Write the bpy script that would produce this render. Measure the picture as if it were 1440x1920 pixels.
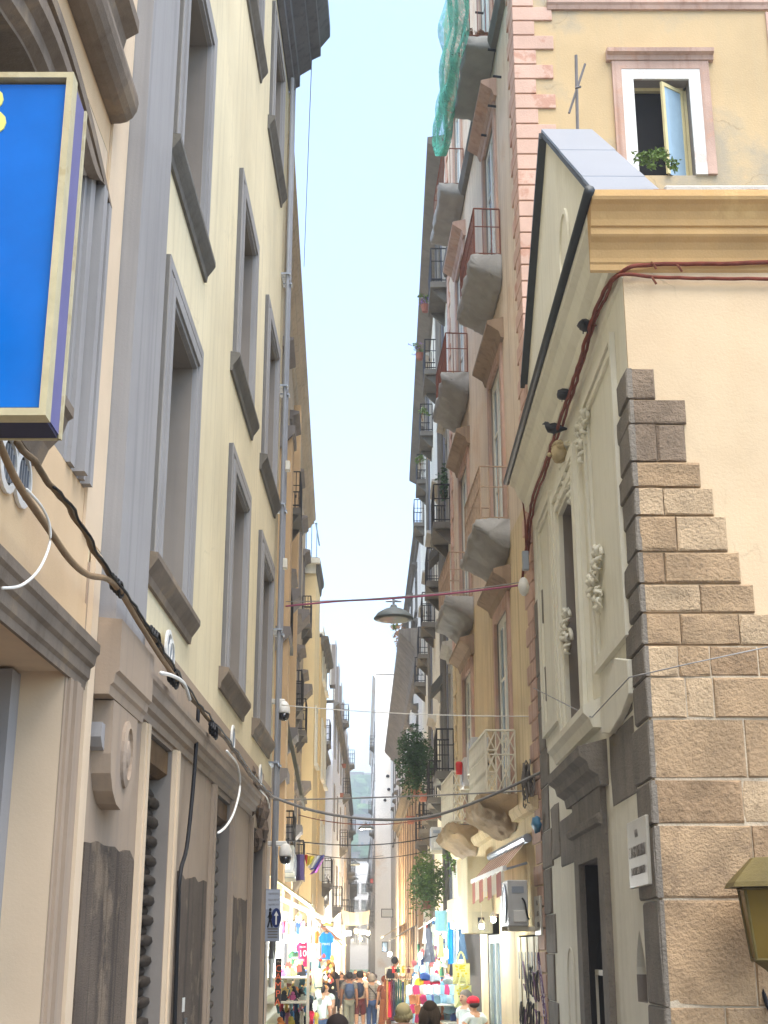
import bpy, bmesh, math, random
from mathutils import Vector as V, Matrix, noise

rnd = random.Random(11)
sc = bpy.context.scene
col = sc.collection
for o in list(bpy.data.objects):
    bpy.data.objects.remove(o)

# ---------------------------------------------------------------- camera
F, HY, CX, CY, CH = 2550., 1785., 720., 960., 2.3      # focal length in photo pixels, horizon row, photo centre, eye height
PIT = math.atan((HY - CY) / F)
cp, sp = math.cos(PIT), math.sin(PIT)
cd = bpy.data.cameras.new('camera')
cd.sensor_fit = 'VERTICAL'; cd.sensor_height = 36.0; cd.lens = F / 1920 * 36.0
cd.clip_start = 0.1; cd.clip_end = 6000
cam = bpy.data.objects.new('camera', cd); col.objects.link(cam)
cam.location = (0, 0, CH); cam.rotation_euler = (math.pi / 2 + PIT, 0, 0)
sc.camera = cam
sc.render.resolution_x, sc.render.resolution_y = 768, 1024

# ---------------------------------------------------------------- sky, sun, exposure
SUN_EL, SUN_AZ = math.radians(70), math.radians(163)     # azimuth clockwise from +Y: behind the viewer, to the right
w = bpy.data.worlds.new('World'); sc.world = w; w.use_nodes = True
nt = w.node_tree
sky = nt.nodes.new('ShaderNodeTexSky'); sky.sky_type = 'NISHITA'; sky.sun_disc = False
sky.sun_elevation = SUN_EL; sky.sun_rotation = SUN_AZ
sky.air_density = 1.3; sky.dust_density = 1.6; sky.ozone_density = 2.5; sky.altitude = 20
nt.links.new(sky.outputs[0], nt.nodes['Background'].inputs[0])
nt.nodes['Background'].inputs[1].default_value = 0.094
sl = bpy.data.lights.new('sun', 'SUN'); sl.energy = 1.5; sl.angle = math.radians(60); sl.color = (1.0, 0.93, 0.84)
so = bpy.data.objects.new('sun', sl); col.objects.link(so)
so.rotation_euler = V((-math.sin(SUN_AZ) * math.cos(SUN_EL), -math.cos(SUN_AZ) * math.cos(SUN_EL), -math.sin(SUN_EL))).to_track_quat('-Z', 'Y').to_euler()
vs = sc.view_settings
vs.view_transform = 'Standard'; vs.look = 'None'; vs.gamma = 1.0; vs.use_curve_mapping = False
vs.exposure = 2.38
sc.cycles.max_bounces = 12; sc.cycles.diffuse_bounces = 6; sc.cycles.volume_bounces = 0

# ---------------------------------------------------------------- helpers: photo pixels -> directions
def ray(x, y):
    a = (x - CX) / F; b = -(y - CY) / F
    return V((a, cp - b * sp, sp + b * cp))
def at(x, y, Y):                      # point of a pixel on the upright plane at distance Y
    r = ray(x, y); return V((0, 0, CH)) + r * (Y / r.y)
def gz(Y):                            # the street falls gently away from the viewer
    return -0.007 * Y

class Fr:                             # a wall along the street: X = x0 + k*Y; n points into the street
    def __init__(s, x0, k, side):
        s.x0, s.k, s.side = x0, k, side
        s.ang = -math.atan(k)
    def p(s, a, n, z):
        return V((s.x0 + s.k * a + n * s.side, a - n * s.side * s.k, z))
    def px(s, x, y, n=0):
        r = ray(x, y); t = (s.x0 + n * s.side) / (r.x - s.k * r.y)
        return r.y * t, CH + r.z * t
class FrY:                            # a wall across the view: Y = y0; n points to the viewer
    def __init__(s, y0): s.y0 = y0; s.ang = 0
    def p(s, a, n, z): return V((a, s.y0 - n, z))
    def px(s, x, y, n=0):
        q = at(x, y, s.y0 - n); return q.x, q.z
class FrW:                            # plain world axes
    ang = 0
    def p(s, a, n, z): return V((a, n, z))
W = FrW()
FL = Fr(-2.15, .01278, 1)
FC = Fr(2.49, -.0085, -1)
FF = FrY(12.2)
FP = Fr(3.406, -.054, -1)
FPF = FrY(20.3)
FR2 = Fr(1.68, 0, -1)
FL2 = Fr(-1.523, -.0297, 1)

# ---------------------------------------------------------------- helpers: objects
BASE = {}
def tag(o, label=None, cat=None, group=None, kind=None):
    if label: o['label'] = label
    if cat: o['category'] = cat
    if group: o['group'] = group
    if kind: o['kind'] = kind
    return o
def thing(name, label, cat, loc, group=None, rz=0):
    o = bpy.data.objects.new(name, None); col.objects.link(o)
    o.location = loc; o.rotation_euler.z = rz; o.empty_display_size = .2
    BASE[o] = V(loc)
    return tag(o, label, cat, group)

class MB:
    def __init__(s, fr=W): s.fr = fr; s.v = []; s.f = []; s.mi = []; s.cm = 0
    def _a(s, vs, fs):
        b = len(s.v); s.v += vs
        for f in fs: s.f.append([b + i for i in f]); s.mi.append(s.cm)
        return s
    def box(s, a0, a1, n0, n1, z0, z1):
        P = s.fr.p
        return s._a([P(a, n, z) for z in (z0, z1) for n in (n0, n1) for a in (a0, a1)],
            [(0, 1, 3, 2), (4, 6, 7, 5), (0, 4, 5, 1), (2, 3, 7, 6), (0, 2, 6, 4), (1, 5, 7, 3)])
    def quad(s, *pts):
        return s._a([V(p) for p in pts], [tuple(range(len(pts)))])
    def prof(s, poly, a0, a1):                     # (n,z) profile run along the wall
        k = len(poly); P = s.fr.p
        vs = [P(a0, n, z) for n, z in poly] + [P(a1, n, z) for n, z in poly]
        fs = [(i, (i + 1) % k, k + (i + 1) % k, k + i) for i in range(k)] + [tuple(range(k))[::-1], tuple(range(k, 2 * k))]
        return s._a(vs, fs)
    def plate(s, poly, n0, n1):                    # (a,z) outline given a thickness
        k = len(poly); P = s.fr.p
        vs = [P(a, n0, z) for a, z in poly] + [P(a, n1, z) for a, z in poly]
        fs = [(i, (i + 1) % k, k + (i + 1) % k, k + i) for i in range(k)] + [tuple(range(k))[::-1], tuple(range(k, 2 * k))]
        return s._a(vs, fs)
    def tube(s, pts, r, seg=6):
        pts = [V(p) for p in pts]; n = len(pts); vs = []; fs = []
        rr = r if isinstance(r, (list, tuple)) else [r] * n
        up = V((0, 0, 1))
        for i, p in enumerate(pts):
            d = (pts[min(i + 1, n - 1)] - pts[max(i - 1, 0)])
            if d.length < 1e-9: d = V((0, 0, 1))
            d.normalize()
            u = d.cross(up)
            if u.length < .05: u = d.cross(V((1, 0, 0)))
            u.normalize(); q = d.cross(u)
            for j in range(seg):
                t = 2 * math.pi * j / seg
                vs.append(p + (u * math.cos(t) + q * math.sin(t)) * rr[i])
        for i in range(n - 1):
            for j in range(seg):
                fs.append((i * seg + j, i * seg + (j + 1) % seg, (i + 1) * seg + (j + 1) % seg, (i + 1) * seg + j))
        fs += [tuple(range(seg))[::-1], tuple(range((n - 1) * seg, n * seg))]
        return s._a(vs, fs)
    def lathe(s, c, prof, seg=16, axis=None):      # prof: (radius, height) pairs, closed by caps
        c = V(c); vs = []; fs = []; n = len(prof)
        rot = V((0, 0, 1)).rotation_difference(V(axis)).to_matrix() if axis else Matrix.Identity(3)
        for r, h in prof:
            for j in range(seg):
                t = 2 * math.pi * j / seg
                vs.append(c + rot @ V((r * math.cos(t), r * math.sin(t), h)))
        for i in range(n - 1):
            for j in range(seg):
                fs.append((i * seg + j, i * seg + (j + 1) % seg, (i + 1) * seg + (j + 1) % seg, (i + 1) * seg + j))
        fs += [tuple(range(seg))[::-1], tuple(range((n - 1) * seg, n * seg))]
        return s._a(vs, fs)
    def ball(s, c, r, seg=10, rings=6, amp=0, sd=0):
        c = V(c); rx, ry, rz = r if isinstance(r, (list, tuple)) else (r, r, r)
        vs = []; fs = []
        for i in range(rings + 1):
            ph = math.pi * i / rings
            for j in range(seg):
                t = 2 * math.pi * j / seg
                d = V((math.sin(ph) * math.cos(t), math.sin(ph) * math.sin(t), math.cos(ph)))
                k = 1 + (amp * noise.noise(d * 2.3 + V((sd, sd, sd))) if amp else 0)
                vs.append(c + V((d.x * rx, d.y * ry, d.z * rz)) * k)
        for i in range(rings):
            for j in range(seg):
                fs.append((i * seg + j, i * seg + (j + 1) % seg, (i + 1) * seg + (j + 1) % seg, (i + 1) * seg + j))
        return s._a(vs, fs)
    def leaves(s, c, r, n, size, droop=0, flat=.6):
        c = V(c); rx, ry, rz = r if isinstance(r, (list, tuple)) else (r, r, r)
        cl = [V((rnd.gauss(0, .45), rnd.gauss(0, .45), rnd.gauss(0, .45))) for _ in range(max(5, n // 26))]
        for _ in range(n):
            q = rnd.choice(cl) + V((rnd.gauss(0, .16), rnd.gauss(0, .16), rnd.gauss(0, .16)))
            if q.length > 1.15: q *= 1.1 / q.length
            pos = c + V((q.x * rx, q.y * ry, q.z * rz - droop * rnd.random() ** 2))
            u = V((rnd.uniform(-1, 1), rnd.uniform(-1, 1), rnd.uniform(-flat, flat))).normalized()
            t = u.cross(V((rnd.uniform(-1, 1), rnd.uniform(-1, 1), rnd.uniform(-1, 1))))
            if t.length < .1: continue
            t.normalize(); L = size * rnd.uniform(.6, 1.4); wd = L * .42
            s._a([pos, pos + u * L * .5 + t * wd * .6, pos + u * L, pos + u * L * .5 - t * wd * .6], [(0, 1, 2, 3)])
        return s
    def done(s, name, mat, parent=None, smooth=False, bevel=0, loc=None, label=None):
        if parent is None:
            if loc is None:
                xs = [v.x for v in s.v]; ys = [v.y for v in s.v]
                loc = V(((min(xs) + max(xs)) / 2, (min(ys) + max(ys)) / 2, min(v.z for v in s.v)))
            base = V(loc)
        else: base = BASE[parent]
        me = bpy.data.meshes.new(name)
        me.from_pydata([v - base for v in s.v], [], s.f)
        mats = mat if isinstance(mat, (list, tuple)) else [mat]
        for m in mats: me.materials.append(m)
        if len(mats) > 1: me.polygons.foreach_set('material_index', s.mi)
        bm = bmesh.new(); bm.from_mesh(me)
        if len(s.v) < 4000: bmesh.ops.remove_doubles(bm, verts=bm.verts, dist=1e-5)
        bmesh.ops.recalc_face_normals(bm, faces=bm.faces)
        if bevel:
            bmesh.ops.bevel(bm, geom=list(bm.edges), offset=bevel, segments=1, affect='EDGES', clamp_overlap=True)
        bm.to_mesh(me); bm.free()
        if smooth: me.polygons.foreach_set('use_smooth', [True] * len(me.polygons))
        o = bpy.data.objects.new(name, me); col.objects.link(o)
        if parent is None: o.location = base
        else: o.parent = parent
        BASE[o] = base
        if label: o['label'] = label
        return o
def inst(src, parent, pos, rz=0, scale=None, rot=None):      # a child that shares its mesh with src
    o = bpy.data.objects.new(src.name.split('.')[0], src if isinstance(src, bpy.types.Mesh) else src.data)
    col.objects.link(o); o.parent = parent
    o.location = V(pos) - BASE[parent]
    o.rotation_euler = rot if rot else (0, 0, rz)
    if scale: o.scale = scale
    BASE[o] = V(pos)
    return o
def mesh_only(mb, name, mat, bevel=0, smooth=False):         # mesh data about its own origin
    o = mb.done(name, mat, None, loc=(0, 0, 0), bevel=bevel, smooth=smooth)
    me = o.data; bpy.data.objects.remove(o); return me
def copy_tree(o, delta, parent=None, label=None):
    c = o.copy(); col.objects.link(c)
    BASE[c] = BASE[o] + V(delta)
    if parent: c.parent = parent
    else: c.location = V(o.location) + V(delta)
    if label: c['label'] = label
    for ch in [q for q in bpy.data.objects if q.parent == o]: copy_tree(ch, delta, c)
    return c
def text(s, size, mat, parent, origin, xdir, ydir, name='lettering', depth=.004, align='CENTER', fit=None):
    cu = bpy.data.curves.new('t', 'FONT'); cu.body = s; cu.size = size; cu.align_x = align; cu.align_y = 'CENTER'
    cu.extrude = depth; cu.resolution_u = 3
    tmp = bpy.data.objects.new('t', cu); col.objects.link(tmp)
    dg = bpy.context.evaluated_depsgraph_get()
    me = bpy.data.meshes.new_from_object(tmp.evaluated_get(dg)); me.name = name
    bpy.data.objects.remove(tmp)
    x = V(xdir).normalized(); y = V(ydir).normalized(); z = x.cross(y)
    sx = 1
    if fit:
        wd = max(v.co.x for v in me.vertices) - min(v.co.x for v in me.vertices); sx = fit / max(wd, .001)
    b = V(origin) - BASE[parent]
    for v in me.vertices: v.co = b + x * v.co.x * sx + y * v.co.y + z * v.co.z
    me.materials.clear(); me.materials.append(mat)
    o = bpy.data.objects.new(name, me); col.objects.link(o); o.parent = parent; BASE[o] = BASE[parent]
    return o
def sag(a, b, drop, n=14):
    a = V(a); b = V(b)
    return [a.lerp(b, i / n) - V((0, 0, 4 * drop * (i / n) * (1 - i / n))) for i in range(n + 1)]
def smooth_path(pts, sub=5):
    pts = [V(p) for p in pts]; out = []
    for i in range(len(pts) - 1):
        p0 = pts[max(i - 1, 0)]; p1 = pts[i]; p2 = pts[i + 1]; p3 = pts[min(i + 2, len(pts) - 1)]
        for k in range(sub):
            t = k / sub
            out.append(.5 * ((2 * p1) + (p2 - p0) * t + (2 * p0 - 5 * p1 + 4 * p2 - p3) * t * t + (3 * p1 - p0 - 3 * p2 + p3) * t ** 3))
    return out + [pts[-1]]

# ---------------------------------------------------------------- materials
def lin(c):
    return tuple(((x / 255 / 12.92) if x <= 10 else ((x / 255 + .055) / 1.055) ** 2.4) for x in c)
MATS = {}
def mat(name, c, rough=.85, var=.18, scale=1.2, bump=.15, bscale=40, streak=0, scol=None, patch=0, pcol=None, pscale=.7,
        metal=0, speck=0, crack=0, emit=0, ecol=None, trans=0, pthr=.55, ramp=None, psharp=.05):
    """base colour with cloudy variation, upright run-off streaks, worn patches, dark specks and fine relief"""
    m = bpy.data.materials.new(name); m.use_nodes = True
    t = m.node_tree; N = t.nodes; L = t.links; b = N['Principled BSDF']
    b.inputs['Roughness'].default_value = rough; b.inputs['Metallic'].default_value = metal
    b.inputs['Specular IOR Level'].default_value = .3
    base = lin(c)
    geo = N.new('ShaderNodeNewGeometry')
    def nz(sx, sz, det=4, rg=.6):
        mp = N.new('ShaderNodeMapping'); mp.inputs['Scale'].default_value = (sx, sx, sz)
        L.new(geo.outputs['Position'], mp.inputs[0])
        n = N.new('ShaderNodeTexNoise'); n.inputs['Scale'].default_value = 1; n.inputs['Detail'].default_value = det; n.inputs['Roughness'].default_value = rg
        L.new(mp.outputs[0], n.inputs[0]); return n.outputs['Fac']
    def ramp2(fac, a, bb, ca=(0, 0, 0, 1), cb=(1, 1, 1, 1)):
        r = N.new('ShaderNodeValToRGB'); e = r.color_ramp.elements
        e[0].position = a; e[1].position = bb; e[0].color = ca; e[1].color = cb
        L.new(fac, r.inputs[0]); return r.outputs[0]
    def mix(f, a, bb):
        x = N.new('ShaderNodeMix'); x.data_type = 'RGBA'
        if isinstance(f, float): x.inputs[0].default_value = f
        else: L.new(f, x.inputs[0])
        for i, q in ((6, a), (7, bb)):
            if isinstance(q, tuple): x.inputs[i].default_value = q if len(q) == 4 else q + (1,)
            else: L.new(q, x.inputs[i])
        return x.outputs[2]
    lo = tuple(max(0, q * (1 - var)) for q in base) + (1,); hi = tuple(min(1, q * (1 + var * .7)) for q in base) + (1,)
    cur = ramp2(nz(scale, scale), .3, .7, lo, hi)
    if patch:
        f = ramp2(nz(pscale, pscale, 6, .65), pthr, pthr + psharp)
        mu = N.new('ShaderNodeMath'); mu.operation = 'MULTIPLY'; mu.inputs[1].default_value = patch; L.new(f, mu.inputs[0])
        cur = mix(mu.outputs[0], cur, lin(pcol))
    if streak:
        f = ramp2(nz(7, .22, 3), .5, .75)
        mu = N.new('ShaderNodeMath'); mu.operation = 'MULTIPLY'; mu.inputs[1].default_value = streak; L.new(f, mu.inputs[0])
        cur = mix(mu.outputs[0], cur, lin(scol or tuple(q * .55 for q in c)))
    if speck:
        f = ramp2(nz(26, 26, 5, .7), .56, .68)
        mu = N.new('ShaderNodeMath'); mu.operation = 'MULTIPLY'; mu.inputs[1].default_value = speck; L.new(f, mu.inputs[0])
        cur = mix(mu.outputs[0], cur, tuple(q * .35 for q in base))
    if crack:
        vo = N.new('ShaderNodeTexVoronoi'); vo.feature = 'DISTANCE_TO_EDGE'; vo.inputs['Scale'].default_value = .55
        ad = N.new('ShaderNodeVectorMath'); ad.operation = 'MULTIPLY_ADD'; nn = N.new('ShaderNodeTexNoise'); nn.inputs['Scale'].default_value = 2.2; nn.inputs['Detail'].default_value = 6
        L.new(geo.outputs['Position'], nn.inputs[0]); L.new(nn.outputs['Color'], ad.inputs[0]); ad.inputs[1].default_value = (.7, .7, .7); L.new(geo.outputs['Position'], ad.inputs[2]); L.new(ad.outputs[0], vo.inputs['Vector'])
        f = ramp2(vo.outputs['Distance'], .001, .007, (1, 1, 1, 1), (0, 0, 0, 1)); g = ramp2(nz(.5, .5, 2), .5, .6)
        mu = N.new('ShaderNodeMath'); mu.operation = 'MULTIPLY'; L.new(f, mu.inputs[0]); L.new(g, mu.inputs[1]); m2 = N.new('ShaderNodeMath'); m2.operation = 'MULTIPLY'; m2.inputs[1].default_value = crack; L.new(mu.outputs[0], m2.inputs[0])
        cur = mix(m2.outputs[0], cur, tuple(q * .5 for q in base))
    L.new(cur, b.inputs['Base Color'])
    if bump:
        bp = N.new('ShaderNodeBump'); bp.inputs['Strength'].default_value = bump; bp.inputs['Distance'].default_value = .032 if bump > .9 else .03
        L.new(nz(bscale, bscale, 5, .65), bp.inputs['Height']); L.new(bp.outputs[0], b.inputs['Normal'])
    if emit:
        b.inputs['Emission Color'].default_value = lin(ecol or c) + (1,); b.inputs['Emission Strength'].default_value = emit
    if trans: b.inputs['Transmission Weight'].default_value = trans
    MATS[name] = m; return m
def flat(name, c, rough=.6, metal=0, **k): return mat(name, c, rough, .08, 3, 0.0, metal=metal, **k)

cream = mat('cream_stucco', (226, 213, 178), .9, .12, .5, .12, 60, streak=.42, scol=(186, 172, 140), patch=.5, pcol=(206, 186, 146), pscale=.4, psharp=.3, crack=.25)
peach = mat('peach_stucco', (212, 184, 146), .9, .14, .6, .12, 60, streak=.3, scol=(196, 164, 124), patch=.35, pcol=(214, 190, 150), pscale=.5)
pale = mat('pale_painted_stone', (214, 192, 162), .85, .1, .8, .08, 50, streak=.25, scol=(172, 152, 134))
greytrim = mat('grey_painted_trim', (153, 150, 147), .85, .12, .8, .1, 50, streak=.45, scol=(118, 116, 116), patch=.3, pcol=(138, 134, 130), pscale=.8, psharp=.3)
greywall = mat('grey_brown_painted_wall', (166, 147, 126), .85, .12, .7, .1, 40, streak=.35, scol=(118, 110, 104), patch=.25, pcol=(130, 126, 126), pscale=.5)
browncor = mat('weathered_and_shaded_brown', (128, 115, 100), .9, .25, 1.5, .25, 40, streak=.4, scol=(80, 66, 52), patch=.3, pcol=(160, 138, 106), pscale=1.5)
stained = mat('stained_stone_panel', (104, 92, 80), .95, .3, 1.2, .8, 70, streak=.85, scol=(42, 36, 32), patch=.6, pcol=(150, 132, 110), pscale=1.3, speck=.6)
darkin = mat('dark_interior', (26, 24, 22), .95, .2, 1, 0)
reveal = mat('shaded_reveal_plaster', (136, 127, 117), .9, .14, .8, .1, 30, streak=.3, scol=(108, 106, 106))  # recess faces greyer than the walls: their shade is put into the colour
church = mat('church_plaster', (228, 224, 206), .9, .1, .5, .14, 45, streak=.2, scol=(172, 164, 138), patch=.2, pcol=(190, 184, 160), pscale=.5)
churchf = mat('warm_front_plaster', (206, 182, 148), .92, .16, .4, .2, 30, streak=.15, scol=(204,176,132), patch=.35, pcol=(232,214,178), pscale=.7, psharp=.35, pthr=.48, crack=.5)
yellowcor = mat('yellow_ochre_cornice', (200, 164, 112), .9, .2, .7, .2, 40, streak=.3, scol=(196,156,96), patch=.3, pcol=(232, 204, 140), pscale=.9)
stone = mat('tuff_stone', (174, 147, 114), .95, .28, 2.2, 1.0, 26, speck=.55, patch=.6, pcol=(128, 106, 82), pscale=3.4, psharp=.22)
stone2 = mat('pale_tuff_stone', (190, 165, 132), .95, .25, 2.6, 1.0, 30, speck=.7, patch=.55, pcol=(144, 120, 92), pscale=2.8, psharp=.25)
stone3 = mat('brown_tuff_stone', (156, 130, 100), .95, .35, 3, 1.0, 18, speck=.8, patch=.55, pcol=(176, 150, 118), pscale=1.9, psharp=.2)
stone4 = mat('blotched_tuff_stone', (176, 149, 116), .95, .3, 4, 1.0, 40, speck=.5, patch=.65, pcol=(122, 102, 82), pscale=4.2, psharp=.16)
stoneg = mat('grey_tuff_stone', (140, 122, 102), .95, .3, 2.4, 1.0, 28, speck=.8, patch=.5, pcol=(112, 100, 88), pscale=1.4, psharp=.2)
piperno_shade = mat('piperno_and_shade', (128, 120, 108), .92, .25, 2, .7, 34, streak=.3, scol=(72, 68, 62), speck=.5)
mortar = mat('old_mortar', (204, 188, 162), .95, .2, 4, .6, 50, patch=.4, pcol=(120, 104, 86), pscale=2)
pinkbeige = mat('faded_pink_stucco', (220, 202, 178), .92, .16, .5, .2, 35, streak=.6, scol=(166, 138, 108), patch=.6, pcol=(196, 160, 122), pscale=.5, psharp=.15, crack=.4)
ochre = mat('ochre_stucco', (212, 192, 152), .92, .2, .6, .2, 35, streak=.5, scol=(130, 100, 58), patch=.3, pcol=(200, 166, 106), pscale=.6, psharp=.15)
yelbeige = mat('stained_yellow_stucco', (196, 170, 128), .92, .14, .5, .25, 30, streak=.4, scol=(182, 164, 128), patch=.75, pcol=(150, 144, 128), pscale=.5, psharp=.14, pthr=.5, crack=.6, speck=.1)
quoinp = mat('worn_pink_quoin', (204, 170, 150), .92, .14, 1, .3, 40, patch=.6, pcol=(176,124,100), pscale=1.7, pthr=.55, psharp=.06, speck=.2)
pinktrim = mat('red_brown_trim', (188, 158, 140), .9, .2, 1.2, .25, 40, streak=.5, scol=(128, 84, 62), patch=.3, pcol=(196, 146, 112), pscale=2)
browntrim = mat('brown_hood', (150, 128, 104), .9, .25, 1.2, .3, 40, streak=.5, scol=(88, 60, 40))
whitepl = mat('peeled_white_plaster', (226, 224, 216), .9, .06, 2, .4, 30, patch=.5, pcol=(196, 160, 140), pscale=2.6, psharp=.05, pthr=.58)
cream2 = mat('pale_cream_stucco', (230, 227, 212), .9, .1, .5, .12, 40, streak=.3, scol=(190, 182, 152))
greyst = mat('grey_stone_slab', (112, 108, 100), .92, .2, 1.5, .4, 40, streak=.4, scol=(74, 70, 64))
tarp = mat('grey_tarp', (150, 148, 142), .8, .14, 2.5, .5, 14, patch=.3, pcol=(142, 138, 132), pscale=2.5, psharp=.3)
tarpb = mat('brown_tarp', (146, 124, 92), .8, .22, 2.5, .5, 14, patch=.4, pcol=(96, 80, 54), pscale=2.5, psharp=.3)
iron = flat('black_iron', (34, 34, 36), .55, .5)
rust = mat('rusty_iron', (120, 70, 50), .9, .3, 6, .2, 60)
whiteiron = mat('white_painted_iron', (214, 208, 188), .6, .1, 4, .05, 60)
whitewood = mat('white_window_paint', (222, 220, 206), .6, .08, 3, .1, 40, streak=.2, scol=(180, 176, 158))
yelwood = mat('yellowed_wood_frame', (204, 190, 140), .6, .12, 3, .1, 40, streak=.3, scol=(160, 140, 90))
def glass(name, tint=(120, 140, 150)):
    m = flat(name, tint, .08); b = m.node_tree.nodes['Principled BSDF']; b.inputs['Specular IOR Level'].default_value = .9; return m
pane = glass('window_glass', (84, 100, 108))
paneb = glass('bluish_glass', (140, 165, 180))
metalg = flat('galvanised_metal', (158, 164, 172), .45, .6)
pipeg = mat('blue_grey_pipe', (140, 142, 146), .6, .1, 3, .05, 40)
pvc = flat('white_plastic', (226, 224, 216), .45)
plast = flat('cream_plastic', (214, 208, 190), .5)
black = flat('black_rubber', (22, 22, 24), .6)
cablem = mat('dusty_brown_cable', (112, 94, 70), .8, .3, 8, .2, 60)
cabler = mat('rust_red_cable', (124, 62, 46), .8, .3, 8, .2, 60)
cableg = mat('grey_cable', (140, 138, 134), .7, .2, 8, .1, 60)
cablep = flat('violet_red_cable', (158, 84, 110), .7)
leafd = mat('dark_foliage', (54, 84, 44), .7, .4, 6, 0)
leafl = mat('light_foliage', (98, 122, 58), .7, .4, 6, 0)
leafdry = mat('dry_weeds', (150, 112, 74), .8, .3, 6, 0)
violet = flat('violet_blossom', (150, 116, 184), .7)
redpot = mat('terracotta_pot', (146, 92, 74), .8, .2, 4, .1, 40)
for m in (leafd, leafl, leafdry):
    m.node_tree.nodes['Principled BSDF'].inputs['Subsurface Weight'].default_value = 0
woodm = mat('worn_wood', (128, 96, 64), .8, .2, 3, .2, 30, streak=.4)
# ================================================================ THE SETTING
pave = mat('basalt_paving', (92, 88, 84), .7, .3, 1.2, .4, 8, patch=.4, pcol=(120, 116, 110), pscale=2.2, speck=.2)
earth = mat('town_ground', (110, 106, 98), .95, .2, .05, 0)
m = MB(); ys = [-80, 0, 100, 300, 450, 3500]
for a, b in zip(ys[:-1], ys[1:]):
    za, zb = [gz(min(q, 450)) - .35 for q in (a, b)]
    m.quad((-2500, a, za), (2500, a, za), (2500, b, zb), (-2500, b, zb))
tag(m.done('ground', earth, None, loc=(0, 0, 0)), kind='structure')
street = None
m = MB()
ys = [-40 + 4 * i for i in range(90)]
for a, b in zip(ys[:-1], ys[1:]):
    m.quad((-30 if a < -2 else -5, a, gz(a)), (30 if a < 11 else 4, a, gz(a)), (30 if a < 11 else 4, b, gz(b)), (-30 if a < -2 else -5, b, gz(b)))
street = tag(m.done('street', pave, None, loc=(0, 0, 0)), kind='structure')
# paving slabs where the photograph shows them between the walkers
sm = MB(); sm.box(-.44, .44, -.29, .29, 0, .02)
slabm = mesh_only(sm, 'paving_slab', mat('paving_slab', (104, 100, 96), .6, .3, 1.5, .4, 20, speck=.3), bevel=.012)
for j in range(30):
    y = 40 + j * .62
    for i in range(5):
        x = -2.9 + i * .92 + (.46 if j % 2 else 0) - .02 * (y - 40)
        if x > .9: continue
        inst(slabm, street, (x, y, gz(y) + .002 + rnd.random() * .004), rnd.uniform(-.01, .01))

def wall(m, s0, s1, z0, z1, ops, n=0, depth=.45, sides=True):
    """wall sheet with real openings and reveals"""
    P = m.fr.p
    ss = sorted({s0, s1} | {q for o in ops for q in o[:2] if s0 < q < s1})
    zz = sorted({z0, z1} | {q for o in ops for q in o[2:4] if z0 < q < z1})
    for a, b in zip(ss[:-1], ss[1:]):
        for c, d in zip(zz[:-1], zz[1:]):
            ms, mz = (a + b) / 2, (c + d) / 2
            if any(o[0] < ms < o[1] and o[2] < mz < o[3] for o in ops): continue
            m.quad(P(a, n, c), P(b, n, c), P(b, n, d), P(a, n, d))
    m.cm = 1
    for a, b, c, d in [o[:4] for o in ops]:
        m.quad(P(a, n, c), P(a, n - depth, c), P(a, n - depth, d), P(a, n, d))
        m.quad(P(b, n, c), P(b, n - depth, c), P(b, n - depth, d), P(b, n, d))
        m.quad(P(a, n, d), P(b, n, d), P(b, n - depth, d), P(a, n - depth, d))
        if c > z0 + .01 or True: m.quad(P(a, n, c), P(b, n, c), P(b, n - depth, c), P(a, n - depth, c))
    m.cm = 0
    if sides:
        for a in (s0, s1): m.quad(P(a, n, z0), P(a, n - depth, z0), P(a, n - depth, z1), P(a, n, z1))
    return m
def sash(fr, bld, a, b, z0, z1, n, wm, gm, bars=2, tr=None, fw=.09, par=None):
    """two-leaf glazed window: frame with bars, separate panes"""
    f = MB(fr); mid = (a + b) / 2
    f.box(a, a + fw, n - .05, n, z0, z1).box(b - fw, b, n - .05, n, z0, z1)
    f.box(a + fw, b - fw, n - .05, n, z1 - fw, z1).box(a + fw, b - fw, n - .05, n, z0, z0 + fw)
    f.box(mid - fw * .6, mid + fw * .6, n - .05, n + .012, z0 + fw, z1 - fw)
    zs = [z0 + fw]
    for i in range(1, bars + 1):
        q = z0 + (z1 - z0) * i / (bars + 1)
        f.box(a + fw, b - fw, n - .04, n - .005, q - .02, q + .02); zs.append(q)
    zs.append(z1 - fw)
    o = f.done('sash', wm, par or bld)
    for x0, x1 in ((a + fw, mid - fw * .6), (mid + fw * .6, b - fw)):
        for c, d in zip(zs[:-1], zs[1:]):
            g = MB(fr); g.box(x0 - .01, x1 + .01, n - .032, n - .022, c, d); g.done('pane', gm, par or o)
    return o

# ================================================================ LEFT: cream palazzo along the street
L1 = thing('palazzo', 'cream palazzo with grey window frames and tall pilaster filling the left side', 'building', FL.p(10, 0, 0))
WC = [12.2, 17.05, 20.75]
ops1 = [(c - .75, c + .75, 5.55, 8.05) for c in WC]
ops2 = [(c - .75, c + .75, 9.6, 12.0) for c in WC]
ops3 = [(c - .75 - .3, c + .75 - .3, 15.4, 17.4) for c in WC]
arch_op = [(5.26, 8.74, 5.3, 7.92)]
DEP = .55
m = MB(FL); wall(m, 9.0, 22.75, 4.85, 18.3, ops1 + ops2 + ops3, 0, DEP); m.done('upper_wall', [cream, reveal], L1)
m = MB(FL); wall(m, -3, 9.0, 4.55, 18.3, arch_op, -.002, DEP); m.done('upper_wall', [peach, browncor], L1, label='peach stuccoed wall with the arched window')
doors = [(11.45, 12.75, -.1, 4.08), (15.75, 17.25, -.1, 4.05), (19.75, 21.5, -.1, 4.02)]
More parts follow.
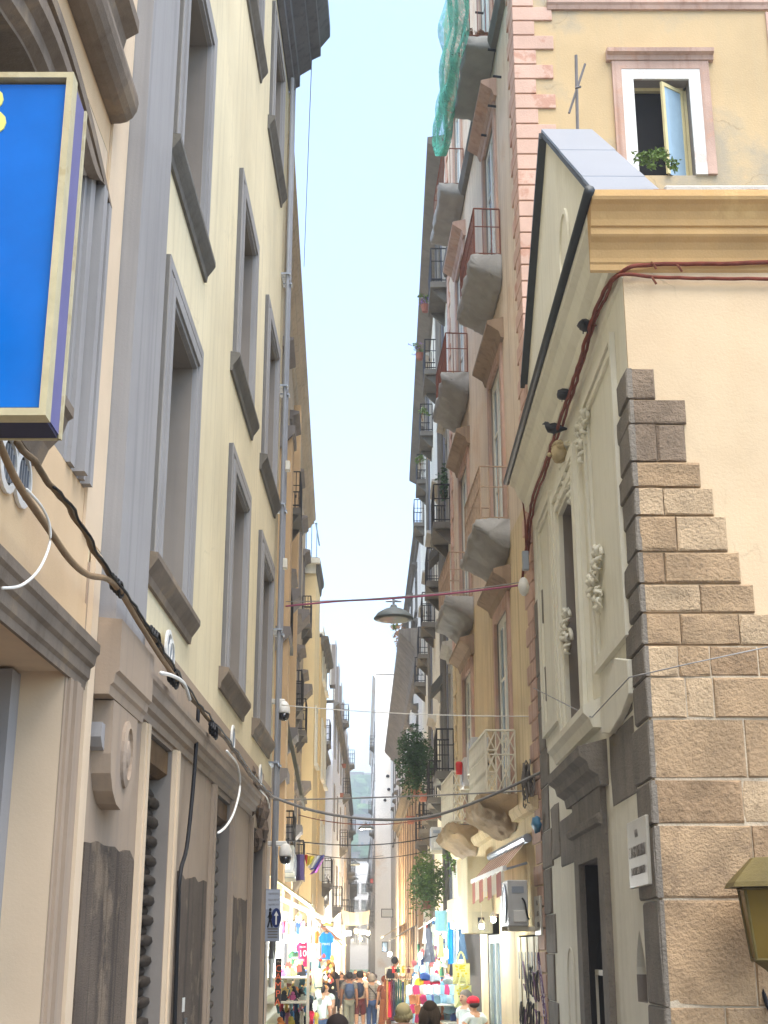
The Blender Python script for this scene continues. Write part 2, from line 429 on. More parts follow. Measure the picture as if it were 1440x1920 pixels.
m = MB(FL); wall(m, 9.0, 22.75, -.2, 4.85, doors, .012, DEP); m.done('ground_floor_wall', [greywall, reveal], L1)
m = MB(FL); wall(m, -3, 9.0, -.2, 4.55, [(5.6, 8.55, -.1, 4.0)], .01, DEP); m.done('ground_floor_wall', [peach, pale], L1)
m = MB(FL); m.box(-3, 22.74, -9, -DEP, -.3, 18.25); m.done('building_core', darkin, L1)
m = MB(FL); m.box(-3.2, 22.76, -9.2, .02, 18.3, 18.5); m.done('roof', greyst, L1)
# crowning cornice
m = MB(FL)
m.prof([(.02, 18.25), (.12, 18.3), (.12, 18.5), (.2, 18.55), (.2, 18.8), (.42, 18.95), (.42, 19.15), (.6, 19.25), (.6, 19.45), (.78, 19.7), (.78, 19.95), (.02, 19.95)], -3, 22.95)
m.done('cornice', mat('dark_grey_cornice', (98, 98, 102), .9, .2, 1, .2, 30, streak=.5), L1)
# windows
for row, ops in enumerate((ops1, ops2, ops3)):
    for i, (a, b, c, d) in enumerate(ops):
        f = MB(FL); e = .33
        for n1, k0, k1 in ((.05, 0, e), (.075, .05, .17), (.06, .23, e)):
            f.box(a - k1, a - k0, .001, n1, c - .05, d + k1).box(b + k0, b + k1, .001, n1, c - .05, d + k1)
            f.box(a - k0, b + k0, .001, n1, d + k0, d + k1)
        o = f.done('window', greytrim, L1)
        s = MB(FL); s.prof([(.0, c - .3), (.03, c - .3), (.04, c - .23), (.09, c - .16), (.12, c - .11), (.12, c - .06), (.0, c - .04)], a - .5, b + .5)
        s.done('sill', greyst if row else browncor, o)
        s = MB(FL); s.box(a, b, -.5, .06, c - .04, c + .01); s.done('sill_board', greytrim, o)
        sash(FL, L1, a, b, c, d, -.42, yelwood, pane, 2, par=o)
# pilaster with its console
m = MB(FL); m.box(9.3, 10.42, .013, .15, 4.5, 18.3); pil = m.done('pilaster', greytrim, L1)
m = MB(FL); m.prof([(.013, 3.98), (.15, 3.98), (.16, 4.04), (.18, 4.06), (.19, 4.12), (.215, 4.14), (.215, 4.5), (.013, 4.52)], 9.22, 10.5); m.done('capital', greywall, pil)
m = MB(FL)
prof = [(9.42, 3.97), (10.3, 3.97), (10.3, 3.66)]
for k in range(9):
    t = math.pi * k / 8; prof.append((9.86 + .44 * math.cos(t), 3.6 - .34 * math.sin(t)))
prof += [(9.42, 3.66)]
m.plate(prof, .013, .15); con = m.done('console', greywall, pil)
m = MB(FL); c = FL.p(9.9, .15, 3.66)
m.lathe(c, [(.16, -.02), (.16, .02), (.125, .035), (.125, .012), (.07, .012), (.06, .03), (0.01, .04)], 20, axis=(1, 0, 0))
for v in m.v: v.z = c.z + (v.z - c.z) * 1.5
m.done('medallion', greywall, con, smooth=False)
m = MB(FL); m.plate([(9.3, 3.8), (9.42, 3.8), (9.42, 3.62), (9.36, 3.64), (9.3, 3.7)], .013, .1); m.done('ear', greytrim, con)
# street-level cornice, fascia
m = MB(FL); m.prof([(.013, 4.12), (.04, 4.12), (.05, 4.18), (.09, 4.2), (.1, 4.26), (.14, 4.28), (.15, 4.36), (.17, 4.38), (.17, 4.43), (.013, 4.46)], 10.51, 19.55)
m.done('string_course', greywall, L1)
m = MB(FL); m.box(10.51, 21.0, .013, .05, 4.47, 4.88); m.done('fascia', greywall, L1)
# door strips, stained panels, rolled grilles
sm = MB()
n = 20
for i in range(n):
    for j in (0, 1):
        pass
sl_ = MB(); pts = [(-.0, -.075), (.03, -.05), (.05, 0), (.03, .05), (0, .075), (-.02, .03), (-.02, -.03)]
for sgn in (-1, 1):
    sl_.ball((sgn * .012, 0, 0), (.026, .34, .05), 8, 4)
slatm = mesh_only(sl_, 'grille_link', mat('rusty_grille', (70, 62, 54), .6, .3, 8, .2, 50, metal=.4), smooth=True)
for di, (a, b, c, d) in enumerate(doors):
    for x0, x1 in ((a - .26, a - .03), (b + .03, b + .26)):
        m = MB(FL); m.box(x0, x1, .013, .05, -.2, 4.1).box(x0 + .06, x1 - .06, .05, .065, -.2, 4.1); m.done('door_surround', pale if di == 0 else greywall, L1)
    g = MB(FL); g.box(a, b, -.24, -.21, -.2, d); gr = g.done('roller_grille', darkin, L1)
    g = MB(FL); g.prof([(-.2, d - .02), (-.02, d - .02), (-.02, d - .22), (-.1, d - .27), (-.2, d - .27)], a + .02, b - .02); g.done('shutter_box', mat('rusty_box%d' % di, (104, 80, 52), .9, .4, 4, .3, 40), gr)
    for k in range(46):
        z = .1 + k * .085
        if z > d - .35: break
        for q in range(2):
            inst(slatm, gr, FL.p(a + .35 + q * .68 + (.03 if k % 2 else 0), -.14 + (.03 if k % 2 else -.02), z), FL.ang, rot=(0, .25 if k % 2 else -.25, FL.ang))
for a, b, zt in ((9.35, 11.1, 3.02), (13.35, 15.3, 3.0), (17.75, 19.35, 2.95)):
    m = MB(FL)
    n = 9; top = [(a + (b - a) * i / n, zt + rnd.uniform(-.04, .04)) for i in range(n + 1)]
    m.plate([(a, -.2), (b, -.2)] + top[::-1], .013, .03); m.done('stained_panel', stained, L1)
for k, (a, z, c) in enumerate(((13.9, 1.75, (206, 204, 196)), (14.05, 1.5, (40, 40, 44)), (13.85, 1.25, (190, 60, 50)), (14.3, 1.1, (60, 140, 150)), (13.95, .9, (220, 216, 206)), (14.5, 1.35, (60, 130, 140)))):
    m = MB(FL); m.box(a, a + .16 + .05 * (k % 2), .031, .034, z, z + .13 + .06 * (k % 3)); m.done('sticker', flat('sticker%d' % k, c, .6), L1)
# ragged break over the third door
m = MB(FL)
for k in range(26):
    s_ = rnd.uniform(19.4, 21.7); z = rnd.uniform(3.95, 4.75) - (s_ - 19.4) * .08
    q = rnd.uniform(.06, .17)
    m.ball(FL.p(s_, .03, z), (q * .5, q * 1.3, q), 6, 4, .5, k)
m.done('crumbling_lintel', mat('broken_rubble', (108, 92, 78), .95, .4, 6, .8, 30), L1)
# portal
m = MB(FL)
pr = [(.012, 3.97), (.035, 3.97), (.04, 4.02), (.06, 4.04), (.065, 4.11), (.09, 4.13), (.1, 4.19), (.12, 4.21), (.12, 4.27), (.012, 4.3)]
m.prof(pr, 4, 9.02); m.done('portal_lintel', browncor, L1)
m = MB(FL)
for x0, x1, n1 in ((8.55, 9.0, .02), (8.6, 8.68, .04), (8.72, 8.82, .055), (8.86, 8.98, .035)):
    m.box(x0, x1, .011, n1, -.2, 3.97)
m.done('portal_jamb', greywall, L1)
m = MB(FL); m.box(8.36, 8.55, -.54, -.27, -.2, 3.98); m.done('portal_lining', greytrim, L1)
m = MB(FL); m.box(9.02, 9.21, .013, .05, -.2, 4.95); m.done('pale_strip', pale, L1)
d = MB(FL); d.box(5.6, 8.36, -.54, -.5, -.2, 3.98); dd = d.done('door', woodm, L1)
for z in (.3, 1.6, 2.9):
    for q in (5.8, 7.1):
        p = MB(FL); p.box(q, q + 1.05, -.499, -.47, z, z + 1.0); p.done('door_panel', woodm, dd)
# arched window
AC, R0, R1 = 7.0, 1.15, 1.74
zo = lambda t, q: 7.45 + .4 * (1 - t * t) - .5 * q * (1 - t ** 6)
so_ = lambda t, q: AC + t * (R1 - .59 * q)
K = 24
m = MB(FL)
for k in range(K):                                   # wall above the flat arch
    t0, t1 = -1 + 2 * k / K, -1 + 2 * (k + 1) / K
    m._a([FL.p(so_(t, 0), -.004, zo(t, 0)) for t in (t0, t1)] + [FL.p(so_(t, 0), -.004, 7.92) for t in (t1, t0)], [(0, 1, 2, 3)])
m.done('spandrel', pale, L1)
m = MB(FL)
steps = [(0, -.003), (0, .06), (.17, .06), (.17, .03), (.34, .03), (.42, .08), (.6, .08), (.68, .02), (.88, .02), (.95, -.04), (1, -.04), (1, -.5)]
for k in range(K):
    t0, t1 = -1 + 2 * k / K, -1 + 2 * (k + 1) / K
    for (qa, na), (qb, nb) in zip(steps[:-1], steps[1:]):
        m._a([FL.p(so_(t, q), n_, zo(t, q)) for q, n_, t in ((qa, na, t0), (qa, na, t1), (qb, nb, t1), (qb, nb, t0))], [(0, 1, 2, 3)])
arc = m.done('archivolt', browncor, L1)  # brown over grey jambs: the shade under the arch is in the colour
for sg in (1, -1):
    m = MB(FL)
    for r0, r1, n1 in ((R0, R1, .0), (1.22, 1.34, .03), (1.4, 1.5, .08), (1.55, 1.6, .04), (1.65, 1.73, .06)):
        m.box(AC + sg * r0, AC + sg * r1, -.5 if n1 == 0 else -.01, n1 + .0005, 5.3, 7.44)
    m.done('arch_jamb', greytrim, arc)
sash(FL, L1, 5.85, 8.15, 5.4, 7.3, -.45, yelwood, pane, 2, par=arc)
m = MB(FL); m.box(5.3, 8.7, -.54, -.5, 5.3, 7.9); m.done('glazing', pane, arc)
m = MB(FL); m.prof([(0, 5.0), (.05, 5.0), (.09, 5.1), (.16, 5.18), (.19, 5.28), (.22, 5.3), (.22, 5.36), (0, 5.38)], 4.6, FL.px(125, 870, .2)[0] - .0); m.done('window_sill', browncor, arc)
m = MB(FL); m.box(8.77, 9.28, 0, .02, 5.0, 18.2); m.done('pale_strip', pale, L1)
sR, zR = FL.px(238, 232, .12)
m = MB(FL)
pr = [(0.0, zR)] + [(.02 + .13 * math.sin(t) + .05, zR + .17 - .17 * math.cos(t)) for t in [math.pi * i / 8 for i in range(9)]] + [(0.0, zR + .36)]
m.prof(pr, 3.5, sR); m.done('roll_moulding', browncor, L1)
sR2, zR2 = FL.px(236, 95, .05)
m = MB(FL); m.prof([(0, zR2), (.03, zR2), (.05, zR2 + .1), (.14, zR2 + .16), (.14, zR2 + .26), (0, zR2 + .28)], 3.5, sR2); m.done('upper_sill', browncor, L1)
# rain pipes and conduits at the far end
for s_, r, c_ in ((22.2, .035, pipeg), (22.42, .022, plast), (22.6, .035, pipeg), (22.32, .014, woodm)):
    m = MB(); m.tube([FL.p(s_, .08 + r, z) for z in (2.2 if r < .05 else 0, 5, 9, 13, 18.2)], r, 8); pp = m.done('drain_pipe', c_, L1, smooth=True)
    for z in (5.2, 7.4, 9.6, 11.8, 14.0):
        m = MB(FL); m.box(s_ - r - .03, s_ + r + .03, .0, .1 + 2 * r, z, z + .03); m.done('bracket', metalg, pp)
for s_, z in ((22.3, 8.5), (22.4, 10.3)):
    m = MB(FL); m.box(s_ - .07, s_ + .07, .14, .22, z, z + .17); m.done('junction_box', plast, L1, bevel=.01)
# oval vents
vm = MB(); vm.lathe((0, 0, 0), [(.13, 0), (.17, 0), (.17, .02), (.13, .025), (.13, 0.001)], 18)
vp = MB(); vp.lathe((0, 0, 0), [(.129, .002), (.129, .006)], 18)
vs_ = MB()
for k in range(5): vs_.box(-.11 + abs(k - 2) * .015, .11 - abs(k - 2) * .015, -.1 + k * .05 - .008, -.1 + k * .05 + .008, .006, .018)
ring, plate_, bars_ = [mesh_only(q, nme, mm) for q, nme, mm in ((vm, 'air_vent', pvc), (vp, 'vent_plate', black), (vs_, 'louvre', metalg))]
for i, (x, y) in enumerate(((55, 898), (28, 868), (318, 1232), (435, 1385), (487, 1455), (314, 1216))):
    s_, z = FL.px(x, y, .05)
    o = bpy.data.objects.new('air_vent', ring); col.objects.link(o); o.parent = L1
    o.location = FL.p(s_, .051 if i > 1 else .002, z) - BASE[L1]; o.rotation_euler = (0, math.pi / 2, FL.ang); BASE[o] = FL.p(s_, .05, z)
    for q in (plate_, bars_):
        c = bpy.data.objects.new(q.name, q); col.objects.link(c); c.parent = o; BASE[c] = BASE[o]

# ---------------------------------------------------------------- projecting blue sign box
q0 = at(143, 142, 5.6); q1 = at(103, 783, 5.6)
sx1 = (q0.x + q1.x) / 2 - .03; sz1, sz0 = q0.z, q1.z
S = thing('sign_box', 'blue projecting sign box with cream frame and yellow letter high on the left wall', 'sign', (sx1 - .4, 5.6, sz0))
bl = flat('sign_blue', (8, 108, 200), .25)
m = MB(); m.box(-2.05, sx1 - .022, 5.6, 5.63, sz0 + .05, sz1 - .05); m.done('panel', bl, S)
m = MB(); m.box(-2.05, sx1, 5.66, 5.86, sz0 + .02, sz1 - .02); m.done('casing', flat('sign_casing_violet', (104, 104, 150), .5), S)
crf = mat('sign_frame', (192, 182, 146), .6, .15, 5, .1, 40, patch=.3, pcol=(150, 120, 70), pscale=4)
m = MB()
m.box(sx1 - .022, sx1 + .01, 5.57, 5.66, sz0, sz1).box(-2.05, sx1 - .022, 5.57, 5.66, sz1 - .03, sz1).box(-2.05, sx1 - .022, 5.57, 5.66, sz0, sz0 + .035)
m.done('frame', crf, S)
m = MB(); m.box(sx1 - .005, sx1 + .012, 5.86, 5.885, sz0, sz1 - .02).box(-2.05, sx1, 5.86, 5.885, sz0, sz0 + .02); m.done('frame', crf, S)
m = MB(); m.box(-2.04, sx1 - .005, 5.665, 5.855, sz0 + .001, sz0 + .018); m.done('underside', flat('sign_underside', (40, 40, 70), .6), S)
sb = at(6, 215, 5.6)
text('B', .4, mat('sign_yellow', (238, 232, 130), .5, .04, 2, 0), S, (sb.x - .085, 5.597, sb.z), (1, 0, 0), (0, 0, 1))
# ================================================================ RIGHT: church with stone corner
CHU = thing('church', 'church with stepped stone corner, carved window and white-capped gable on the right', 'church', (2.4, 12.2, 0))
cw = (15.65, 17.0, 5.0, 7.75); cdr = (15.05, 16.45, -.2, 3.27); cn = (13.02, 13.5, 1.86, 2.5)
m = MB(FC); wall(m, 12.2, 20.25, -.2, 9.4, [cw, cdr, cn], 0, .35); m.done('street_wall', [church, reveal], CHU)
m = MB(FF); wall(m, 2.386, 9, -.2, 9.6, [], -.0, .3); m.done('front_wall', [churchf, churchf], CHU)
m = MB(); m.box(2.75, 9, 12.5, 20.2, -.3, 9.4); m.done('building_core', darkin, CHU)
m = MB(); m.box(2.37, 9, 12.22, 20.25, 9.41, 9.5); m.done('roof', greyst, CHU)
# niche with pointed head
m = MB(FC)
for sg in (0, 1):
    e = cn[sg]; c = (cn[0] + cn[1]) / 2
    pts = [(e, 2.5), (e, 2.1)] + [(e + (c - e) * (k / 6) ** 1.6, 2.1 + .4 * (k / 6)) for k in range(1, 7)]
    m.plate(pts, -.12, .0)
m.done('niche_head', church, CHU)
m = MB(FC); pts = [FC.p(17.9 - .3 * math.cos(t), .0, 2.0 + .35 * math.sin(t)) for t in [math.pi * i / 12 for i in range(13)]]
m.tube([FC.p(18.2 - .6, 0, 0)] + pts + [FC.p(18.2, 0, 0)], .015, 5); m.done('blind_arch', church, CHU)

def block(fr, par, a0, a1, z0, z1, n, mt, name='stone', jit=.014, ch=.016, chip=None):
    """one squared stone, its face proud of the joint, corners knocked about"""
    j = lambda: rnd.uniform(-jit, jit)
    P = fr.p; o = MB()
    nn = n + rnd.uniform(-.006, .008)
    back = [P(a, -.02, z) for a, z in ((a0, z0), (a1, z0), (a1, z1), (a0, z1))]
    mid = [P(a, nn - ch * .9, z) for a, z in ((a0, z0), (a1, z0), (a1, z1), (a0, z1))]
    fr4 = []
    for a, z in ((a0 + ch, z0 + ch), ((a0 + a1) / 2, z0 + ch * .7), (a1 - ch, z0 + ch), (a1 - ch * .7, (z0 + z1) / 2), (a1 - ch, z1 - ch), ((a0 + a1) / 2, z1 - ch * .7), (a0 + ch, z1 - ch), (a0 + ch * .7, (z0 + z1) / 2)):
        da, dn = chip.get(len(fr4), (0, 0)) if chip else (0, 0)
        fr4.append(P(a + da + j(), nn - dn + j() * .5, z + j()))
    o._a(back + mid + fr4, [(0, 1, 5, 4), (1, 2, 6, 5), (2, 3, 7, 6), (3, 0, 4, 7), (8, 9, 10, 11, 12, 13, 14, 15),
        (4, 5, 10, 9, 8), (5, 6, 12, 11, 10), (6, 7, 14, 13, 12), (7, 4, 8, 15, 14)])
    return o.done(name, mt, par)
# stepped corner stones: right edges and joints in photo pixels
rows = [(693, 750, 1227, []), (752, 797, 1285, []), (798, 867, 1285, [1230]), (869, 915, 1312, []), (917, 968, 1337, [1243]), (970, 1035, 1362, [1267]),
        (1037, 1095, 1387, [1245]), (1097, 1150, 1413, [1312]), (1152, 1210, 1560, [1275, 1385, 1480]), (1212, 1270, 1560, [1270, 1330, 1420]), (1271, 1347, 1600, [1285, 1337, 1470]),
        (1350, 1460, 1600, [1397]), (1463, 1545, 1600, [1392]), (1548, 1685, 1600, [1412]), (1687, 1888, 1600, [1412])]
stm = [stoneg, stoneg, stoneg, stone4, stone2, stone4, stone2, stone2, stone3, stone2, stone2, stone4, stone2, stone3, stone]
zl = None
m = MB(FF); m.box(2.395, 4.9, -.1, .027, -.2, 4.95); m.done('joint_bed', mortar, CHU)
stx = []
for k, (y0, y1, xr, sp_) in enumerate(rows):
    z1 = FF.px(1250, y0)[1]; z0 = FF.px(1250, y1)[1]
    e = [2.384] + [FF.px(q, (y0 + y1) / 2)[0] for q in sp_] + [FF.px(xr, (y0 + y1) / 2)[0]]
    for i in range(len(e) - 1):
        block(FF, CHU, e[i] + .004, e[i + 1] - .004, z0 + .004, z1 - .004, .04, (stoneg if rnd.random() < .8 else stone4) if k < 3 else rnd.choice([stone, stone2, stone2, stone4, stone4, stone3, stone]), chip={7: {7: (.06, .01)}, 11: {7: (.05, .01)}, 12: {0: (.07, .011)}, 13: {6: (.08, .011)}, 14: {0: (.08, .011)}}.get(k) if i == 0 else None)
    dep = [.45, .62, .5, .66, .55][k % 5] + (.1 if z0 < 5 else 0)
    stx.append((z0, z1, dep)); zl = z0
z = zl
while z > 0:
    z0 = max(-.1, z - .75); e = [2.384, 2.95 + rnd.uniform(-.2, .2), 3.7, 4.9]
    for i in range(3): block(FF, CHU, e[i] + .006, e[i + 1] - .006, z0 + .006, z - .006, .05, stone)
    stx.append((z0, z, .7)); z = z0
for z0, z1, dep in stx:                                           # returns of the same blocks, the shade of that side put into a darker colour
    block(FC, CHU, 12.152, 12.2 + dep, z0 + .006, z1 - .006, .035, piperno_shade, 'stone', .008)
# chipped hollows at the arris
# grey stone bands on the street side
for a0, a1, z0, z1 in ((12.95, 14.3, 3.72, 4.45), (12.95, 13.6, 4.48, 4.85), (16.95, 18.4, 3.35, 3.95), (18.45, 19.2, 3.5, 4.2)):
    block(FC, CHU, a0, a1, z0, z1, .012, piperno_shade, 'stone', .02, .015)
z = 0
k = 0
while z < 7.3:
    h = .52 + .1 * (k % 2); block(FC, CHU, 19.3 + (.25 if k % 2 else 0) - (0 if z > 4 else .1), 20.24, z + .006, z + h - .006, .02, piperno_shade, 'stone', .01); z += h; k += 1
# doorway
m = MB(FC); m.box(14.7, 15.05, .001, .07, -.2, 3.27).box(16.45, 16.8, .001, .07, -.2, 3.27).box(14.7, 16.8, .001, .07, 3.27, 4.0)
dr = m.done('doorway', piperno_shade, CHU)
m = MB(FC); m.prof([(.07, 3.58), (.12, 3.6), (.14, 3.66), (.11, 3.7), (.07, 3.72)], 14.6, 16.9); m.done('moulding', piperno_shade, dr)
m = MB(FC); m.prof([(.0, 3.98), (.09, 3.98), (.11, 4.08), (.2, 4.14), (.22, 4.22), (.3, 4.28), (.31, 4.38), (.0, 4.46)], 14.5, 17.15); m.done('hood', piperno_shade, dr)
g = MB(FC); g.box(15.05, 16.45, -.34, -.3, -.2, 3.27).box(16.4, 16.449, -.3, -.002, -.2, 3.265); gt = g.done('gate', mat('door_gloom', (44, 40, 36), .95, .3, 2, .2, 20), CHU)  # dark backing and jamb lining, painted as the gloom of the doorway behind the bars
for k in range(15):
    b = MB(FC); a = 15.1 + k * .093; b.tube([FC.p(a, -.1, -.1), FC.p(a, -.1, 2.35 + .18 * math.sin(k * .22))], .013, 5); b.done('bar', iron, gt)
b = MB(FC); b.box(15.06, 16.44, -.09, -.06, 2.05, 2.11).box(15.06, 15.12, -.09, -.06, 1.2, 2.05).box(15.72, 15.78, -.09, -.06, -.1, 2.05).box(16.38, 16.44, -.09, -.06, 1.2, 2.05)
b.done('gate_frame', whiteiron, gt)
# window
a, b_, c, d = cw
f = MB(FC)
for k0, k1, n1 in ((0, .42, .06), (.06, .16, .1), (.25, .38, .11)):
    f.box(a - k1, a - k0, .001, n1, c - .3, d + k1).box(b_ + k0, b_ + k1, .001, n1, c - .3, d + k1).box(a - k0, b_ + k0, .001, n1, d + k0, d + k1)
cwn = f.done('window', church, CHU)
f = MB(FC); f.prof([(.0, 4.62), (.1, 4.62), (.14, 4.72), (.2, 4.78), (.2, 4.86), (0, 4.95)], 14.75, 17.9); f.done('sill', church, cwn)
sash(FC, CHU, a, b_, c, d, -.3, reveal, reveal, 1, par=cwn)
def scroll(m, fr, s_, n, z, R, turn=1.6, sg=1, r=.03, sweep=None):
    pts = []
    for k in range(22):
        t = k / 21; ang = t * turn * 2 * math.pi; rr = R * (1 - t * .88)
        pts.append(fr.p(s_ + sg * rr * math.cos(ang), n + .05 * t, z + rr * math.sin(ang)))
    m.tube(pts, [r * (1 - .4 * k / 21) for k in range(22)], 6)
def carve(name, pts, R):
    m = MB()
    for k, (x, y) in enumerate(pts):
        s_, z = FC.px(x, y, .14)
        sg = 1 if k % 2 else -1
        scroll(m, FC, s_, .03, z, R * (1 + .3 * ((k * 7) % 3)), 1.3, sg, .028)
        for q in range(6):                              # acanthus leaves: tapering curled ribs
            t0 = q * 1.05 + k; r0 = R * .5
            p = [FC.p(s_ + sg * (r0 + R * .7 * u) * math.cos(t0 + u * .9), .03 + .06 * math.sin(u * 3.0), z + (r0 + R * .8 * u) * math.sin(t0 + u * .9)) for u in (0, .25, .5, .75, 1)]
            m.tube(p, [.012, .026, .03, .022, .006], 6)
    return m.done(name, church, cwn, smooth=True)
carve('carved_cartouche', [(1082, 790), (1072, 815), (1078, 845), (1052, 850), (1045, 885), (1052, 905), (1065, 880), (1060, 925), (1040, 925)], .13)
carve('carved_scroll', [(1106, 1045), (1102, 1075), (1095, 1100), (1108, 1125)], .12)
carve('carved_scroll', [(1050, 1160), (1046, 1185), (1052, 1205)], .12)
# a carved head under the eave
hs, hz = FC.px(1042, 850, .22)
m = MB(); m.ball(FC.p(hs, .18, hz), (.1, .09, .13), 14, 10, .15, 3); m.ball(FC.p(hs, .3, hz - .02), (.03, .03, .03), 8, 6)
for k in range(14): m.ball(FC.p(hs + rnd.uniform(-.1, .1), .16 + rnd.uniform(-.02, .08), hz + rnd.uniform(.06, .15)), .035, 6, 5, .5, k)
m.done('carved_head', mat('bird_soiled_plaster', (186, 168, 130), .95, .3, 5, .5, 30, speck=.6), cwn, smooth=True)
# raised panel frames on the plaster
for s0, s1 in ((12.8, 14.75), (17.9, 19.5)):
    f = MB(FC)
    for e, n1 in ((0, .06), (.1, .035)):
        for x0, x1, z0, z1 in ((s0 + e, s0 + e + .08, 5.2 + e, 8.4 - e), (s1 - e - .08, s1 - e, 5.2 + e, 8.4 - e), (s0 + e + .08, s1 - e - .08, 8.32 - e, 8.4 - e), (s0 + e + .08, s1 - e - .08, 5.2 + e, 5.28 + e)):
            f.box(x0, x1, .001, n1, z0, z1)
    f.done('panel_moulding', church, CHU)
# sagging plaster apron by the corner
m = MB(FC); m.plate([(12.75, 4.95), (12.75, 4.62), (13.2, 4.5), (13.9, 4.42), (14.4, 4.5), (14.4, 4.8), (13.4, 5.1)], .0, .07); m.done('apron', church, CHU, bevel=.01)
# cornices, gutter
pr = [(0, 8.7), (.03, 8.72), (.04, 8.85), (.1, 8.88), (.12, 9.0), (.2, 9.1), (.26, 9.25), (.33, 9.3), (.33, 9.42), (0, 9.44)]
m = MB(FC); m.prof(pr, 12.2, 20.3); m.done('eave_cornice', church, CHU)
m = MB(FF); m.prof([(0, 8.76), (.02, 8.78), (.025, 8.84), (.04, 8.86), (.045, 8.9), (.07, 8.98), (.11, 9.04), (.16, 9.08), (.175, 9.1), (.175, 9.17), (.2, 9.18), (.215, 9.24), (.25, 9.31), (.3, 9.36), (.345, 9.39), (.36, 9.42), (.36, 9.49), (0, 9.51)], 2.06, 9); m.done('front_cornice', yellowcor, CHU)
m = MB(); m.tube([FC.p(11.8, .36, 9.46), FC.p(16, .36, 9.45), FC.p(20.5, .36, 9.43)], .055, 8); m.done('gutter', flat('dark_gutter', (62, 66, 68), .5, .3), CHU, smooth=True)
# gable on the street side
APX = (17.0, 13.55)
m = MB(FC); m.plate([(12.25, 9.45), (APX[0], APX[1]), (20.25, 11.1), (20.25, 9.45)], -.6, .0); gab = m.done('gable', church, CHU)
def rake(s0, z0, s1, z1, n0, n1, t, name, mt):
    m = MB(FC); P = FC.p
    m._a([P(s, n, z + dz) for dz in (0, t) for n in (n0, n1) for s, z in ((s0, z0), (s1, z1))],
        [(0, 1, 3, 2), (4, 6, 7, 5), (0, 4, 5, 1), (2, 3, 7, 6), (0, 2, 6, 4), (1, 5, 7, 3)])
    return m.done(name, mt, gab)
wmet = mat('white_sheet_metal', (122, 128, 136), .45, .05, 1, .05, 20, metal=.1)
n_ = 3
for k in range(n_):
    t0, t1 = k / n_, (k + 1) / n_
    f0 = lambda t: (12.25 + (APX[0] - 12.25) * t, 9.46 + (APX[1] - 9.46) * t)
    (sa, za), (sb_, zb) = f0(t0), f0(t1)
    rake(sa, za + .02 * 0 + .01 * k, sb_, zb + .01 * k, -.66, .07, .05, 'coping', wmet)
rake(APX[0], APX[1] + .02, 20.3, 11.1, -.66, .07, .05, 'coping', wmet)
fl = flat('dark_flashing', (60, 64, 66), .6)
rake(12.3, 9.42, APX[0], APX[1] - .06, .001, .075, .07, 'flashing', fl)
rake(APX[0], APX[1] - .1, 20.32, 10.98, .001, .11, .1, 'flashing', fl)
s_, z = FC.px(1060, 462, 0)
m = MB(); m.lathe(FC.p(s_, .0, z), [(.42, 0), (.42, .03), (.36, .035), (.36, .01), (.01, .012)], 24, axis=(-1, 0, 0))
for v in m.v: v.z = z + (v.z - z) * 1.2
m.done('medallion', church, gab)
m = MB(FF); m.box(2.95, 9, -.75, -.35, 9.5, 9.98); m.done('parapet', mat('grey_cement', (186, 182, 174), .95, .12, 1, .4, 30, patch=.5, pcol=(160, 154, 146), pscale=1), CHU, bevel=.02)
for x in (1232, 1405): 
    q = at(x, 350, 12.0); m = MB(); m.box(q.x - .06, q.x + .06, 11.9, 12.1, 9.5, 9.53); m.done('roof_tile', redpot, CHU)
# street-name plaque
s1_, z1 = FC.px(1187, 1545, .05); s0_, z0 = FC.px(1228, 1652, .05)
s0_ = 12.3; s1_ = 13.2; z0, z1 = 2.86, 3.46
PL = thing('street_plaque', 'white marble street-name plaque on the street side of the church corner', 'sign', FC.p(12.75, .04, z0))
marb = mat('white_marble', (186, 182, 168), .5, .08, 2, .1, 40, streak=.2, scol=(170, 160, 140))
m = MB(FC); m.box(s0_, s1_, .036, .075, z0, z1); pl = m.done('slab', marb, PL, bevel=.008)
ink = flat('faded_black_ink', (116, 110, 102), .8)
for t_, z, h, ft in (('VIA', z1 - .13, .1, .16), ('S. BIAGIO DEI LIBRAI', z1 - .29, .15, .78), ('QUARTIERE S. LORENZO', z1 - .46, .1, .7)):
    text(t_, h, ink, PL, FC.p((s0_ + s1_) / 2, .077, z), (0, -1, 0), (0, 0, 1), fit=ft, depth=.002)

# ---------------------------------------------------------------- tall faded pink palazzo behind the church
PK = thing('palazzo', 'tall faded pink and ochre palazzo with banded corner and wrapped balconies', 'building', (2.31, 20.3, 0))
FLR = [4.75, 9.45, 14.6, 19.4]
COLS = [(23.0, 24.55), (28.4, 29.95)]
ops = []
for (a, b) in COLS:
    for k, z in enumerate(FLR): ops.append((a, b, z + .02, z + (3.3 if k < 3 else 3.1)))
shop = [(25.2, 26.9, -.3, 2.95), (28.0, 31.0, -.3, 2.9), (20.9, 22.9, -.3, 2.55)]
lo = [o for o in ops if o[3] < 10]; mi_ = [o for o in ops if o[2] > 9]
m = MB(FP); wall(m, 20.3, 32.1, -.4, 9.2, lo + shop, 0, .4); m.done('lower_wall', [ochre, reveal], PK)
m = MB(FP); wall(m, 20.3, 32.1, 9.2, 27, mi_, 0, .4); m.done('upper_wall', [pinkbeige, reveal], PK)
wo = (4.35, 5.32, 14.9, 16.8)
m = MB(FPF); wall(m, 2.312, 10, 9, 27, [wo], 0, .35); m.done('front_wall', [yelbeige, reveal], PK)
m = MB(); m.box(2.75, 10, 20.7, 33, -.4, 26.9); m.done('building_core', darkin, PK)
